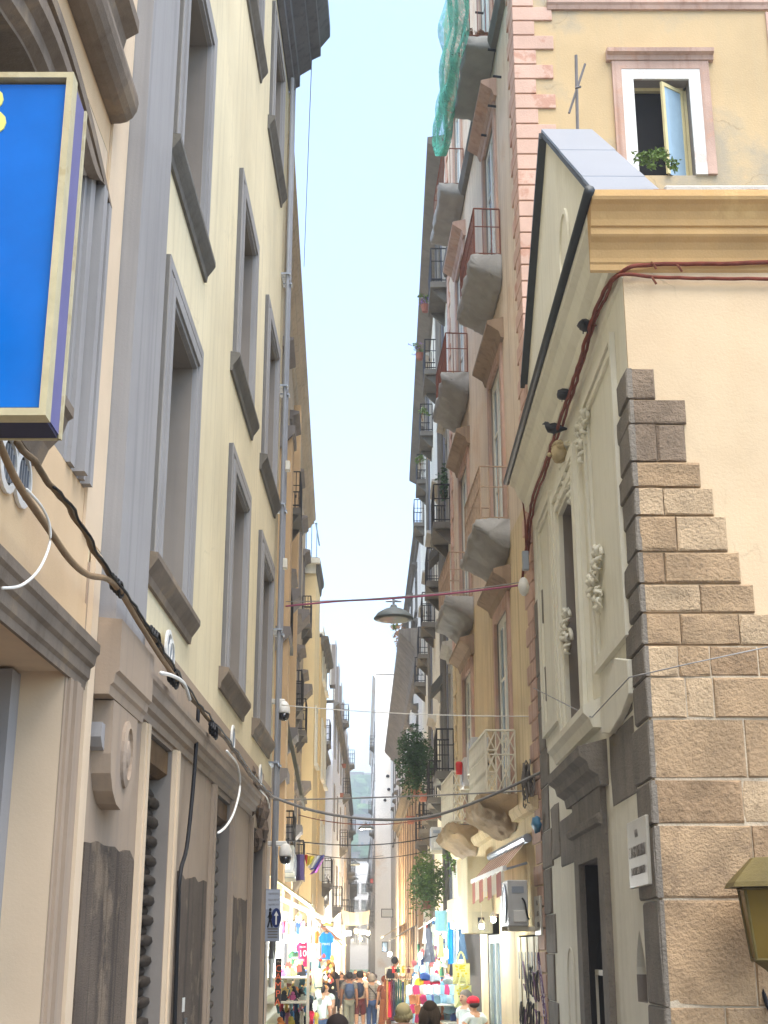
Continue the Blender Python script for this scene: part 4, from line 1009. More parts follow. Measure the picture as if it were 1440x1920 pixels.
for k, (x, y, r) in enumerate(((322, 1262, .07), (398, 1362, .07), (288, 1186, .05), (216, 1090, .05))):
    m = MB(); s_, z = FL.px(x, y, .22)
    for q in range(4): m.tube([FL.p(s_ + r * math.cos(t) * (1 + .15 * q), .2 + .02 * q, z + r * math.sin(t) - .02 * q) for t in [i * .6 for i in range(12)]], .012, 5)
    tag(m.done('wire_knot', black, None), ['knot of black wire below the paired vents', 'coil of black wire halfway along the wall cable', 'knot of wire beside the console', 'tie of wire where conduit and cable meet'][k], 'wire')
# cables over the church front and under its eave
def pathC(pts): 
    out = []
    for x, y, fr, n in pts:
        s_, z = fr.px(x, y, n); out.append(fr.p(s_, n, z))
    return smooth_path(out, 6)
cp_ = [(1460, 491, FF, .06), (1330, 494, FF, .06), (1215, 497, FF, .06), (1170, 508, FF, .06), (1135, 540, FC, .1), (1115, 585, FC, .12), (1098, 640, FC, .13), (1080, 700, FC, .13), (1058, 765, FC, .14), (1040, 815, FC, .14), (1020, 875, FC, .12), (1000, 930, FC, .1), (990, 985, FC, .1), (984, 1050, FC, .1), (978, 1100, FC, .1)]
cable(wig(pathC(cp_), .02), .022, cabler, 'upper rust-red cable over the warm church front and down under its eave')
cp2 = [(1460, 525, FF, .06), (1330, 522, FF, .06), (1225, 520, FF, .06), (1160, 518, FF, .06), (1140, 548, FC, .07), (1120, 590, FC, .08), (1103, 645, FC, .08), (1085, 705, FC, .08), (1063, 770, FC, .08), (1044, 822, FC, .08), (1024, 882, FC, .07), (1004, 938, FC, .06), (994, 992, FC, .06), (990, 1040, FC, .06)]
cable(wig(pathC(cp2), .02), .018, cabler, 'lower rust-red cable beside the upper one on the church')
for k, (x, y) in enumerate(((1222, 520), (1270, 497), (1222, 492), (1110, 600))):
    q = at(x, y, 12.12) if k < 3 else FC.p(*((lambda g: (g[0], .1, g[1]))(FC.px(x, y, .1))))
    m = MB(); m.tube([q, q + V((.0, -.06, -.05)), q + V((.03, -.05, -.1))], .012, 5)
    tag(m.done('cable_hook', rust, None), ['rusty hook under the cables at the church corner', 'small knot on the upper cable', 'wire twist at the bend of the upper cable', 'hook holding the cables under the church eave'][k], 'hook')
# wires across the street
a = FL.p(22.4, .2, FL.px(520, 1090, .2)[1]); b = FP.p(20.6, .05, FP.px(985, 1102, .05)[1])
lamp_p = at(738, 1122, 22.0)
cable(smooth_path([a, a.lerp(lamp_p, .5) + V((0, 0, .02)), lamp_p, lamp_p.lerp(b, .5) + V((0, 0, -.02)), b], 6), .016, cablep, 'violet-red cable across the street that carries the near lamp')
cable(sag(a + V((0, 0, .08)), b + V((0, 0, .05)), .08), .009, cableg, 'thin straight wire just above the near lamp cable')
def across(x0, y0, Y0, x1, y1, Y1, drop, r, mt, label): cable(sag(at(x0, y0, Y0), at(x1, y1, Y1), drop), r, mt, label)
m_ = [at(505, 1492, 21.6), at(580, 1518, 21.8), at(660, 1533, 22), at(740, 1537, 21.8), at(820, 1528, 21.4), at(920, 1492, 20.8), at(1022, 1444, 20.2)]
cable(smooth_path(m_, 5), .022, cableg, 'thick grey cable drooping across the whole street', seg=8)
across(512, 1500, 21.8, 1000, 1482, 21, .02, .012, cableg, 'straight wire across the street right above the thick grey cable')
across(528, 1322, 22, 1005, 1343, 21, .05, .008, pvc, 'thin pale wire level with the upper security camera')
across(520, 1572, 30, 830, 1565, 36, .2, .014, black, 'dark wire crossing above the flags')
across(560, 1528, 40, 870, 1520, 33, .3, .015, rust, 'brownish wire that carries the second hanging lamp')
across(575, 1600, 42, 800, 1596, 45, .2, .014, black, 'wire behind the flags, far across the street')
across(585, 100, 24, 570, 500, 36, -.1, .008, black, 'thin wire dropping from the dark cornice against the sky')
cable([at(1000, 1290, 19.6), at(1110, 1345, 14.6), at(1180, 1270, 12.1), at(1290, 1245, 11.95), at(1440, 1213, 11.9)], .006, cableg, 'hair-thin wire stretched over the stone corner')
# hanging lamps
def hang_lamp(p, r, label):
    t = thing('street_lamp', label, 'lamp', p - V((0, 0, r * 1.1)), 'hanging street lamps')
    z = p.z
    m = MB(); m.lathe((p.x, p.y, z - r * .95), [(r, 0), (r * 1.0, .05 * r), (r * .8, .3 * r), (r * .45, .5 * r), (r * .2, .58 * r), (r * .15, .72 * r), (r * .06, .75 * r)], 24); m.done('shade', mat('grey_green_enamel', (104, 112, 112), .5, .1, 4, .05, 30) if 'grey_green_enamel' not in MATS else MATS['grey_green_enamel'], t, smooth=True)
    m = MB(); m.lathe((p.x, p.y, z - r * 1.0), [(r * .72, 0), (r * .76, .04 * r)], 24); m.done('lens', MATS.get('lamp_lens') or glass('lamp_lens', (170, 172, 160)), t)
    m = MB(); m.tube([(p.x, p.y, z - r * .25), (p.x, p.y, z + .02)], r * .07, 6); m.tube([(p.x - r * .4, p.y, z - .01), (p.x + r * .4, p.y, z - .01)], r * .06, 5); m.done('hanger', metalg, t)
hang_lamp(lamp_p - V((0, 0, .04)), .33, 'large grey dome lamp hanging from the violet cable, nearest of the street lamps')
hang_lamp(at(686, 1540, 55), .31, 'dark dome lamp hung over the middle of the street, second nearest')
hang_lamp(at(666, 1612, 85), .33, 'small dome lamp in front of the hill, third along the street')
hang_lamp(at(666, 1642, 125), .33, 'tiny dome lamp fourth along the street')
hang_lamp(at(664, 1656, 150), .33, 'tiny dome lamp farthest along the street')
for x, y, Y, dx in ((666, 1612, 85, 4), (666, 1642, 125, 4), (664, 1656, 150, 4)):
    q = at(x, y, Y); cable([q + V((-2.1, 0, .25)), q, q + V((1.7, 0, .25))], .012, black, 'wire of the %s dome lamp' % {85: 'third', 125: 'fourth', 150: 'farthest'}[Y])
# security cameras
def dome_cam(x, y, label, big):
    s_ = 22.3; z = at(x, y, 22.3).z; X = at(x, y, 22.3).x
    t = thing('security_camera', label, 'camera', (X, s_, z - .15), 'security cameras')
    m = MB(); m.box(FL.p(s_, 0, 0).x + .0, X + .02, s_ - .04, s_ + .04, z + .16, z + .24); m.done('arm', pvc, t, bevel=.015)
    m = MB(); m.lathe((X, s_, z), [(.1, 0), (.105, .02), (.1, .1), (.07, .17), (.04, .2)], 16); m.done('housing', pvc, t, smooth=True)
    m = MB(); m.lathe((X, s_, z - .12), [(.02, 0), (.07, .02), (.09, .06), (.095, .12)], 16); m.done('dome', glass('dark_dome' + str(y), (20, 20, 24)), t, smooth=True)
dome_cam(532, 1338, 'upper white dome security camera at the end of the cream palazzo', 0)
dome_cam(535, 1606, 'lower white dome security camera above the blue arrow sign', 1)
# pedestrian sign
Yp = 21.6; p0 = at(499, 1765, Yp); p1 = at(526, 1667, Yp)
PS = thing('pedestrian_sign', 'grey pedestrian-zone sign with walking man and white arrow in a blue oval', 'sign', (p1.x, Yp, p0.z))
m = MB(); m.box(p0.x - .02, p1.x, Yp, Yp + .02, p0.z, p1.z); m.done('board', flat('sign_grey', (150, 156, 168), .5), PS)
m = MB(); m.box(p0.x - .02, p1.x, Yp - .003, Yp - .001, p1.z - .3, p1.z - .02); m.done('text_field', flat('sign_white', (176, 182, 192), .5), PS)
navy = flat('sign_navy', (22, 40, 96), .5)
cxm = (p0.x + p1.x) / 2; wd = p1.x - p0.x
m = MB(); m.lathe((cxm + wd * .22, Yp - .003, (p0.z + p1.z) / 2 - .04), [(.075, 0), (.075, .002)], 20, axis=(0, -1, 0))
zc = (p0.z + p1.z) / 2 - .04
for v in m.v: v.z = zc + (v.z - zc) * 1.9
m.done('blue_oval', navy, PS)
m = MB(); q = cxm + wd * .22
m.plate([], 0, 0) if False else m._a([V((q + x, Yp - .008, zc + z)) for x, z in ((-.012, -.1), (.012, -.1), (.012, .03), (.035, .03), (0, .1), (-.035, .03), (-.012, .03))], [(0, 1, 2, 3, 4, 5, 6)]); m.done('arrow', pvc, PS)
m = MB(); q = cxm - wd * .24
m.ball((q, Yp - .006, zc + .12), (.02, .003, .024), 8, 6); m.tube([(q, Yp - .006, zc + .09), (q, Yp - .006, zc - .02)], .02, 5); m.tube([(q, Yp - .006, zc - .01), (q - .035, Yp - .006, zc - .14)], .012, 5); m.tube([(q, Yp - .006, zc - .01), (q + .035, Yp - .006, zc - .14)], .012, 5); m.tube([(q, Yp - .006, zc + .07), (q + .035, Yp - .006, zc)], .009, 5); m.tube([(q, Yp - .006, zc + .07), (q - .035, Yp - .006, zc)], .009, 5)
m.done('walking_man', black, PS)
for t_, z in (('AREA PEDONALE', p1.z - .07), ('DALLE ORE 9.00', p1.z - .16), ('ALLE ORE 24.00', p1.z - .23)): text(t_, .04, ink, PS, (cxm, Yp - .005, z), (1, 0, 0), (0, 0, 1), fit=wd * .8, depth=.001)
for k in range(4):
    m = MB(); m.box(p0.x + .02, p1.x - .03, Yp - .004, Yp - .002, p0.z + .05 + k * .04, p0.z + .07 + k * .04); m.done('text_line', ink, PS)
m = MB(); m.tube([(p0.x - .04, Yp + .05, gz(21)), (p0.x - .04, Yp + .05, p1.z)], .03, 8); m.tube([(p0.x - .04, Yp + .05, p1.z - .3), (FL.p(Yp, 0, 0).x, Yp + .05, p1.z + .35)], .02, 6); m.done('post', black, PS, smooth=True)
# yellow street lantern on the stone front
LN = thing('lantern', 'yellow-glazed iron wall lantern with sloping roof at the right edge of the photo', 'lamp', (3.3, 11.7, 2.1))
yg = flat('amber_glass', (120, 100, 48), .2); lf_ = mat('olive_lantern_paint', (98, 86, 46), .6, .25, 4, .2, 40)
L0 = at(1400, 1650, 11.7); lx = L0.x + .16; zt_ = at(1400, 1655, 11.7).z; zb_ = at(1400, 1800, 11.7).z
m = MB()
hexr = lambda r, z: [V((lx + r * math.cos(math.pi / 3 * k + .5), 11.7 + r * math.sin(math.pi / 3 * k + .5), z)) for k in range(6)]
A = hexr(.34, zt_ + .0); B = hexr(.36, zt_ - .04); C_ = hexr(.12, zt_ + .2)
m._a(B + A + C_, [(k, (k + 1) % 6, 6 + (k + 1) % 6, 6 + k) for k in range(6)] + [(6 + k, 6 + (k + 1) % 6, 12 + (k + 1) % 6, 12 + k) for k in range(6)] + [(12, 13, 14, 15, 16, 17), (0, 1, 2, 3, 4, 5)]); m.done('roof', lf_, LN)
U = hexr(.24, zt_ - .05); D = hexr(.17, zb_)
for k in range(6):
    m = MB(); m.quad(D[k], D[(k + 1) % 6], U[(k + 1) % 6], U[k]); m.done('pane', yg, LN)
    m = MB(); m.tube([D[k], U[k]], .014, 5); m.tube([D[k], D[(k + 1) % 6]], .016, 5); m.tube([U[k], U[(k + 1) % 6]], .016, 5); m.done('frame_bar', lf_, LN)
m = MB(); m.lathe((lx, 11.7, zb_ - .12), [(.02, 0), (.06, .04), (.17, .12)], 6); m.done('finial', lf_, LN)
m = MB(); m.tube(smooth_path([(lx, 11.7, zb_ - .1), (lx + .05, 11.75, zb_ - .3), (lx + .05, 12.1, zb_ - .4), (lx, 12.2, zb_ - .1)], 5), .02, 6); m.done('bracket', iron, LN)
# rod aerial on the gable
q0 = at(1082, 242, 17.4); q1 = at(1080, 104, 17.4)
m = MB(); m.tube([q0 - V((0, 0, .25)), q1], .025, 6); m.tube([at(1067, 212, 17.4), at(1097, 120, 17.4)], .02, 6); m.tube([at(1080, 165, 17.35), at(1088, 163, 17.2)], .02, 5)
tag(m.done('aerial', mat('grey_rod', (112, 108, 106), .7, .2, 4, 0), None), 'old rod aerial with a slanting crossbar on the white-capped gable', 'aerial')
# plants on parapet and roofs
m = MB(); q = at(1222, 296, 12.95); m.leaves(q, (.2, .14, .12), 420, .05); tag(m.done('parapet_weed', leafl, None), 'green weed growing on the grey parapet under the open window', 'plant')
m = MB(); q = at(1262, 305, 12.95); m.leaves(q, (.1, .1, .05), 90, .05); tag(m.done('parapet_weed', leafl, None), 'small sprig of weed right of the larger one on the parapet', 'plant')
# pigeons
def pigeon(x, y, yaw, label):
    s_, z = FC.px(x, y, .15); p = FC.p(s_, .17, z - .02)
    t = thing('pigeon', label, 'pigeon', p - V((0, 0, .08)), 'pigeons', 0)
    c, s__ = math.cos(yaw), math.sin(yaw); R_ = lambda a, b, h: p + V((a * c - b * s__, a * s__ + b * c, h)) * .82
    m = MB()
    prof = [(-.2, .0, .012, .0), (-.14, .0, .03, .01), (-.08, 0, .055, .02), (0, 0, .075, .03), (.07, 0, .065, .045), (.1, 0, .04, .085), (.115, 0, .033, .115), (.14, 0, .026, .125), (.155, 0, .012, .12), (.185, 0, .004, .115)]
    m.tube([R_(a, b, h + .02) for a, b, r, h in prof], [r for a, b, r, h in prof], 10)
    for sg in (-1, 1): m.tube([R_(.0, .025 * sg, 0), R_(.01, .028 * sg, -.07)], .007, 4)
    m.done('body', flat('pigeon_slate', (44, 46, 52), .6), t, smooth=True)
    for sg in (-1, 1):
        w_ = MB(); w_.tube([R_(.06, .055 * sg, .06), R_(0, .072 * sg, .055), R_(-.1, .05 * sg, .04), R_(-.19, .02 * sg, .025)], [.02, .03, .022, .006], 6); w_.done('wing', flat('pigeon_wing%d%d' % (x, sg), (60, 62, 70), .7), t, smooth=True)
pigeon(1042, 806, 2.9, 'dark pigeon perched on the carved head under the church eave'); pigeon(1060, 742, 1.9, 'pigeon on the eave cable, middle of the three'); pigeon(1100, 613, 1.3, 'pigeon highest up on the church cables')
# air conditioners
def aircon(fr, s0, n0, z0, wd, ht, dp, label):
    t = thing('air_conditioner', label, 'air conditioner', fr.p(s0 + wd / 2, n0, z0), 'outdoor air-conditioning units')
    m = MB(fr); m.box(s0, s0 + wd, n0, n0 + dp, z0, z0 + ht); m.done('casing', MATS.get('ac_white') or mat('ac_white', (196, 196, 192), .5, .08, 3, .03, 30, streak=.15), t, bevel=.012)
    c = fr.p(s0 + wd * .4, n0 + dp + .002, z0 + ht / 2)
    m = MB(); m.lathe(c, [(ht * .42, 0), (ht * .42, .012), (ht * .36, .014), (ht * .36, .004), (.02, .005)], 20, axis=(fr.side, 0, 0)); m.done('fan_guard', metalg, t)
    m = MB(fr); m.box(s0 - .008, s0 - .001, n0 + dp * .2, n0 + dp * .8, z0 + ht * .72, z0 + ht * .86); m.done('handle', metalg, t)
    m = MB(fr); m.box(s0 - .03, s0 - .001, n0 + dp * .1, n0 + dp * .75, z0 + .06, z0 + ht * .34); m.done('valve_cover', pvc, t, bevel=.006)
    m = MB(fr); m.box(s0 + .05, s0 + .1, n0 - .12, n0 + dp, z0 - .06, z0 - .001); m.done('bracket', whiteiron, t); m = MB(fr); m.box(s0 + wd - .1, s0 + wd - .05, n0 - .12, n0 + dp, z0 - .06, z0 - .001); m.done('bracket', whiteiron, t)
    m = MB(); m.tube(smooth_path([fr.p(s0 - .02, n0 + dp * .3, z0 + ht * .6), fr.p(s0 - .08, n0 + dp * .2, z0 + ht * .5), fr.p(s0 - .06, n0 + dp * .1, z0 + ht * .25), fr.p(s0 - .02, n0, z0 + .1)], 5), .014, 5); m.done('hose', black, t)
aircon(FP, 20.95, .14, 2.66, .85, .66, .3, 'large white air conditioner over the graffiti shutter')
aircon(FP, 25.15, .12, 5.45, .8, .62, .32, 'white air conditioner above the white lattice balcony, nearer of the pair')
aircon(FP, 26.6, .12, 5.35, .8, .55, .3, 'white air conditioner above the white lattice balcony, farther of the pair')
aircon(FL2, 31.6, .12, 4.0, .7, .6, .3, 'air conditioner on the left wall below the sheet canopy')
aircon(FL2, 32.9, .12, 3.95, .7, .55, .3, 'air conditioner on the left wall next to the purple banner')
aircon(FR2, 37.4, .12, 4.9, .8, .6, .3, 'small white air conditioner on the cream palazzo')
aircon(FL4b, 61, .12, 3.6, .8, .6, .3, 'distant air conditioner on the deeper yellow house')
# big cream duct box, awning, shutters, plaque on the pink palazzo
D_ = thing('duct_box', 'tall cream metal cabinet fixed above the lit shop on the right', 'cabinet', FP.p(26.4, .3, 2.62))
crm = mat('cream_cabinet', (196, 184, 148), .6, .1, 2, .05, 30, streak=.2)
m = MB(FP); m.box(25.9, 27.0, .02, .48, 2.62, 3.98); m.done('casing', crm, D_, bevel=.015)
m = MB(FP); m.box(25.885, 25.899, .1, .4, 2.65, 3.0); m.done('panel', mat('cabinet_panel', (176, 166, 136), .6, .1, 3, 0), D_)
m = MB(FP); m.box(25.88, 25.884, .18, .3, 2.72, 2.9); m.done('grille', black, D_)
m = MB(FP); m.box(25.88, 25.884, .1, .22, 3.25, 3.35); m.done('sticker', flat('yellow_sticker', (226, 200, 60), .5), D_)
m = MB(FP); m.box(27.3, 30.5, .02, .4, 2.75, 3.35); D2 = tag(m.done('sign_cabinet', crm, None), 'long cream sign cabinet over the shop past the tall cabinet', 'cabinet')
AW = thing('awning', 'red and white striped folding awning over the graffiti shutter', 'awning', FP.p(23, .4, 3.2))
st1 = flat('awning_red', (166, 96, 78), .8); st2 = flat('awning_white', (206, 194, 170), .8)
for k in range(22):
    s0 = 21.4 + k * .19; mt = st1 if k % 2 else st2
    m = MB(FP); m._a([FP.p(s0 + q, n, z) for n, z in ((.06, 3.92), (.24, 3.72), (.42, 3.52)) for q in (0, .19)], [(0, 1, 3, 2), (2, 3, 5, 4)]); m.done('stripe', mt, AW)
    m = MB(FP); m._a([FP.p(s0 + q, .42 + .03 * math.sin(k * 2.1), z - (.05 if k % 2 and z < 3.3 else 0)) for z in (3.49, 3.17) for q in (0, .19)], [(0, 1, 3, 2)]); m.done('valance', mt, AW)
m = MB(FP); m.box(21.35, 25.6, .39, .45, 3.48, 3.55); m.done('front_bar', pvc, AW)
m = MB(); m.tube([FP.p(21.2, .08, 3.95), FP.p(25.6, .08, 3.95)], .07, 8); m.tube([FP.p(21.5, .05, 3.6), FP.p(21.5, .4, 3.5)], .02, 5); m.tube([FP.p(25.4, .05, 3.6), FP.p(25.4, .4, 3.5)], .02, 5); m.done('roller_arms', metalg, AW)
SH = thing('shop_shutter', 'cream shutter doors covered in graffiti, beside the church', 'shutter', FP.p(21.9, 0, 0))
shm = mat('dirty_cream_shutter', (206, 192, 160), .7, .12, 2, .1, 30, streak=.4)
for k in range(6):
    a0 = 20.92 + k * .33; m = MB(FP); m.box(a0, a0 + .31, -.08, .02 + .015 * (k % 2), -.2, 2.52); m.done('leaf', shm, SH)
    m = MB(FP); m.box(a0 + .12, a0 + .19, .036, .04, 1.9, 2.3); m.done('slot', black, SH)
gcol = [(70, 64, 70), (120, 90, 120), (60, 60, 64), (90, 84, 90)]
for k in range(22):
    s0 = 20.98 + (k % 8) * .24; z0 = .75 + .55 * (k // 8) + rnd.uniform(-.1, .1)
    pts = smooth_path([FP.p(s0 + .13 * math.sin(t * 1.9 + k), .04, z0 + .22 * math.cos(t * 1.3 + k * .7)) for t in range(6)], 4)
    m = MB(); m.tube(pts, .011, 4); m.done('graffiti', flat('spray%d' % k, gcol[k % 4], .7), SH)
for k in range(6):
    s0 = 20.4 + k * .07; pts = smooth_path([FP.p(s0 + .12 * math.sin(t * 1.7 + k), .036, 1.5 + .12 * k + .2 * math.cos(t * 1.5 + k * .9)) for t in range(6)], 4)
    m = MB(); m.tube(pts, .01, 4); m.done('graffiti', flat('tag%d' % k, [(130, 104, 146), (206, 200, 206), (96, 70, 110)][k % 3], .7), SH)
s_, z = FP.px(1012, 1720, .04); P2 = thing('street_plaque', 'smaller pale street plaque on the pink corner below the cable tangle', 'sign', FP.p(20.6, .04, z - .25))
m = MB(FP); m.box(20.36, 20.9, .032, .06, z - .25, z + .3); m.done('slab', marb, P2, bevel=.006)
for t_, dz, ft in (('VIA', .2, .14), ('S. BIAGIO', .05, .4), ('DEI LIBRAI', -.1, .4)): text(t_, .1, ink, P2, FP.p(20.63, .062, z + dz), (0, -1, 0), (0, 0, 1), fit=ft, depth=.002)
# cable tangle, bags, insulators at the pink corner
m = MB()
for k in range(16):
    q = FP.p(20.6 + rnd.uniform(-.2, .5), .12, 4.75 + rnd.uniform(-.25, .2))
    m.tube([q + V((.05 * math.sin(t + k), .35 * math.cos(t * .9 + k) * .5, .16 * math.sin(t * 1.3 + k))) for t in [i * .7 for i in range(12)]], .012, 4)
tag(m.done('wire_tangle', mat('tangle_grey', (104, 98, 90), .8, .3, 9, 0), None), 'tangle of old wires at the foot of the pink palazzo corner', 'wire')
for k, (x, y, mt, lb, rr) in enumerate(((1027, 1545, pvc, 'white plastic bag hanging beside the dark church quoins', (.05, .07, .3)), (1006, 1546, flat('blue_bag', (70, 120, 150), .5), 'crumpled blue bag hanging under the wire tangle', (.07, .12, .12)))):
    q = at(x, y, 20.15); m = MB(); m.ball(q, rr, 10, 8, .5, k + 4); tag(m.done('plastic_bag', mt, None, smooth=True), lb, 'bag')
q = at(985, 1065, 20.2); IN = thing('cable_junction', 'rusty cable junction with insulators on the pink corner, right end of the lamp cable', 'junction', q - V((0, 0, .4)))
m = MB(); m.box(q.x - .05, q.x + .05, 20.1, 20.2, q.z - .05, q.z + .25); m.done('box', metalg, IN, bevel=.01)
m = MB(); m.lathe(q + V((-.04, -.05, -.45)), [(.03, 0), (.07, .05), (.09, .15), (.06, .25), (.03, .28)], 10); m.done('insulator', pvc, IN, smooth=True)
m = MB(); m.tube([q + V((.02, 0, .2)), q + V((.03, .1, .8)), q + V((.0, .1, 1.2))], .015, 5); m.done('feed', cabler, IN)
# green debris net on the top floor
m = MB()
rws = 30; cl_ = 26
for i in range(rws + 1):
    t = i / rws; xl = 838 - 23 * t ** .7 + 4 * math.sin(t * 5); xr = 884 - 54 * t ** 1.25; y = -40 + 335 * t
    if t > .93: xl += 10 * (t - .93) / .07
    for j in range(cl_ + 1):
        u = j / cl_; n = .8 + .14 * noise.noise(V((u * 4, t * 5, 2))) + .06 * math.sin(u * 21 + t * 5 + 2 * noise.noise(V((u * 3, t * 3, 0)))) + .03 * math.sin(u * 47 + t * 9)
        x = xl + (xr - xl) * u; s_, z = FP.px(x, y, .8); m.v.append(FP.p(s_, n, z))
for i in range(rws):
    for j in range(cl_): a = i * (cl_ + 1) + j; m.f.append([a, a + 1, a + cl_ + 2, a + cl_ + 1]); m.mi.append(0)
net = mat('green_net', (92, 186, 156), .8, .25, 3, .4, 30, streak=.6, scol=(46, 128, 104))
N_ = net.node_tree; wv = N_.nodes.new('ShaderNodeTexNoise'); wv.inputs['Scale'].default_value = 9; ge = N_.nodes.new('ShaderNodeNewGeometry'); N_.links.new(ge.outputs['Position'], wv.inputs[0])
rp = N_.nodes.new('ShaderNodeMapRange'); rp.inputs['From Min'].default_value = .3; rp.inputs['From Max'].default_value = .7; rp.inputs['To Min'].default_value = .4; rp.inputs['To Max'].default_value = .9; N_.links.new(wv.outputs['Fac'], rp.inputs['Value']); N_.links.new(rp.outputs[0], N_.nodes['Principled BSDF'].inputs['Alpha'])
o = m.done('debris_net', net, None, smooth=True); tag(o, 'green debris net draped down the top balconies of the pink palazzo', 'net')
# pots, bushes, flags
def bush(p, r, n, label, mt=leafd, size=.09, pot=True, flowers=None, droop=0):
    t = thing('potted_plant', label, 'plant', p - V((0, 0, r[2])), 'plants on balconies')
    m = MB(); m.leaves(p, r, n, size, droop); m.done('foliage', mt, t)
    m = MB(); m.tube([p - V((0, 0, r[2])), p - V((.03, .02, r[2] * .4)), p + V((.02, 0, r[2] * .3))], .02, 5); m.done('stem', woodm, t)
    if pot: m = MB(); m.lathe(p - V((0, 0, r[2] + .2)), [(.09, 0), (.13, .2), (.14, .22)], 10); m.done('pot', redpot, t)
    if flowers: m = MB(); m.leaves(p + V((-.1, 0, -.05)), (r[0] * 1.6, r[1], r[2] * 1.1), n // 3, size * .8); m.done('blossoms', flowers, t)
bush(at(778, 1422, 41), (.5, .5, .95), 4200, 'large dark green bush hanging on the cream palazzo balcony', leafd, .1, droop=.3)
bush(at(800, 1645, 36), (.42, .5, .6), 3200, 'trailing green bush low on the cream palazzo', leafl, .085, droop=.5)
bush(at(797, 562, 36.5), (.18, .2, .2), 160, 'pot plant with violet trailing flowers, highest on the cream balconies', leafl, .08, flowers=violet)
bush(at(787, 652, 40), (.18, .2, .22), 160, 'pot plant with violet trailing flowers on the next balcony down', leafl, .08, flowers=violet)
bush(at(792, 776, 42), (.2, .2, .25), 150, 'small yellow-green balcony plant without flowers', leafl, .08, pot=False)
bush(at(788, 860, 44), (.2, .2, .25), 150, 'small yellow-green plant above the ivy-filled balcony', leafl, .08, pot=False)
bush(at(832, 905, 33.4), (.15, .8, .45), 500, 'ivy filling the black balcony of the cream palazzo', leafd, .09, pot=False)
bush(at(852, 1600, 33), (.2, .4, .45), 420, 'ivy on the railing beside the trailing green bush', leafl, .09, pot=False, droop=.4)
bush(at(738, 1160, 60), (.3, .8, .5), 180, 'wiry rooftop plant seen behind the near lamp', leafl, .1, pot=False)
bush(at(745, 1190, 64), (.5, 1.5, .6), 260, 'dry rooftop weeds on the dark eave far right', leafdry, .16, pot=False)
for k, (x, y, Y) in enumerate(((793, 1503, 42), (770, 1545, 46), (645, 1440, 84), (640, 1495, 84))):
    q = at(x, y, Y); m = MB(); m.lathe(q, [(.1, 0), (.14, .22), (.155, .25), (.14, .25)], 12); tag(m.done('flower_pot', redpot, None, smooth=True), ['terracotta pot on the lower black balcony of the cream palazzo', 'terracotta pot on the far black balcony', 'red pot high on the far left balconies', 'red pot low on the far left balconies'][k], 'pot')
m = MB(); q = at(861, 1452, 26.4); m.lathe(q, [(.06, 0), (.07, .2), (.05, .24)], 10); tag(m.done('red_canister', flat('red_plastic', (190, 40, 40), .5), None, smooth=True), 'red canister standing on the white lattice railing', 'canister')
def flag(Y, quads, label, name):
    t = thing(name, label, 'flag', at(quads[0][0][0], quads[0][0][1], Y))
    for cells, c in zip(quads, colors_):
        m = MB(); n = 6; A, B, C, D = [at(x, y, Y) for x, y in cells]
        for i in range(n + 1):
            u = i / n
            for P, Q in ((A, B), (D, C)):
                p = P.lerp(Q, u); p.y += .08 * math.sin(u * 7); m.v.append(p)
        for i in range(n): m.f.append([2 * i, 2 * i + 2, 2 * i + 3, 2 * i + 1]); m.mi.append(0)
        m.done('stripe', flat('flag_%d_%d_%d' % c, c, .8), t)
colors_ = [(200, 60, 50), (206, 190, 60), (216, 214, 206), (88, 90, 160), (196, 110, 196)]
flag(34, [[(571, 1602), (577, 1603), (575, 1622), (572, 1612)], [(574, 1604), (590, 1606), (582, 1621), (574, 1624)], [(585, 1606), (602, 1604), (588, 1628), (577, 1627)], [(601, 1604), (609, 1603), (591, 1630), (580, 1631)], [(606, 1612), (609, 1606), (594, 1636), (580, 1640)]], 'wind-blown rainbow flag on the left side of the street', 'flag')
colors_ = [(84, 68, 112)]
flag(33.5, [[(550, 1602), (570, 1602), (570, 1650), (549, 1652)]], 'purple banner hanging left of the rainbow flag', 'banner')
# ================================================================ MARKET
def fm(c, r=.8): 
    k = 'plain_%d_%d_%d' % c
    return MATS.get(k) or flat(k, c, r)
def lamp(p, power, label, r=.06, colr=(255, 246, 220), hang=.25):
    t = thing('market_lamp', label, 'lamp', p, 'lit market lamps')
    k = 'bulb_%d_%d_%d' % colr
    m = MB(); m.ball(p + V((0, 0, -.02)), r, 10, 8); m.done('bulb', MATS.get(k) or mat(k, colr, .3, 0, 1, 0, emit=7, ecol=colr), t, smooth=True)
    m = MB(); m.lathe(p + V((0, 0, r * .6)), [(r * 1.5, 0), (r * .6, .06), (r * .3, .08)], 10); m.tube([p + V((0, 0, r + .06)), p + V((0, 0, r + .06 + hang))], .006, 4); m.done('shade', whiteiron, t)
    ld = bpy.data.lights.new('lamp_light', 'POINT'); ld.energy = power * 3.8; ld.color = lin(colr); ld.shadow_soft_size = r * 1.6
    lo_ = bpy.data.objects.new('lamp_light', ld); col.objects.link(lo_); lo_.parent = t; lo_.location = (0, 0, -r * 2.2 - .05)
cool = (236, 246, 255); warm = (255, 234, 200)
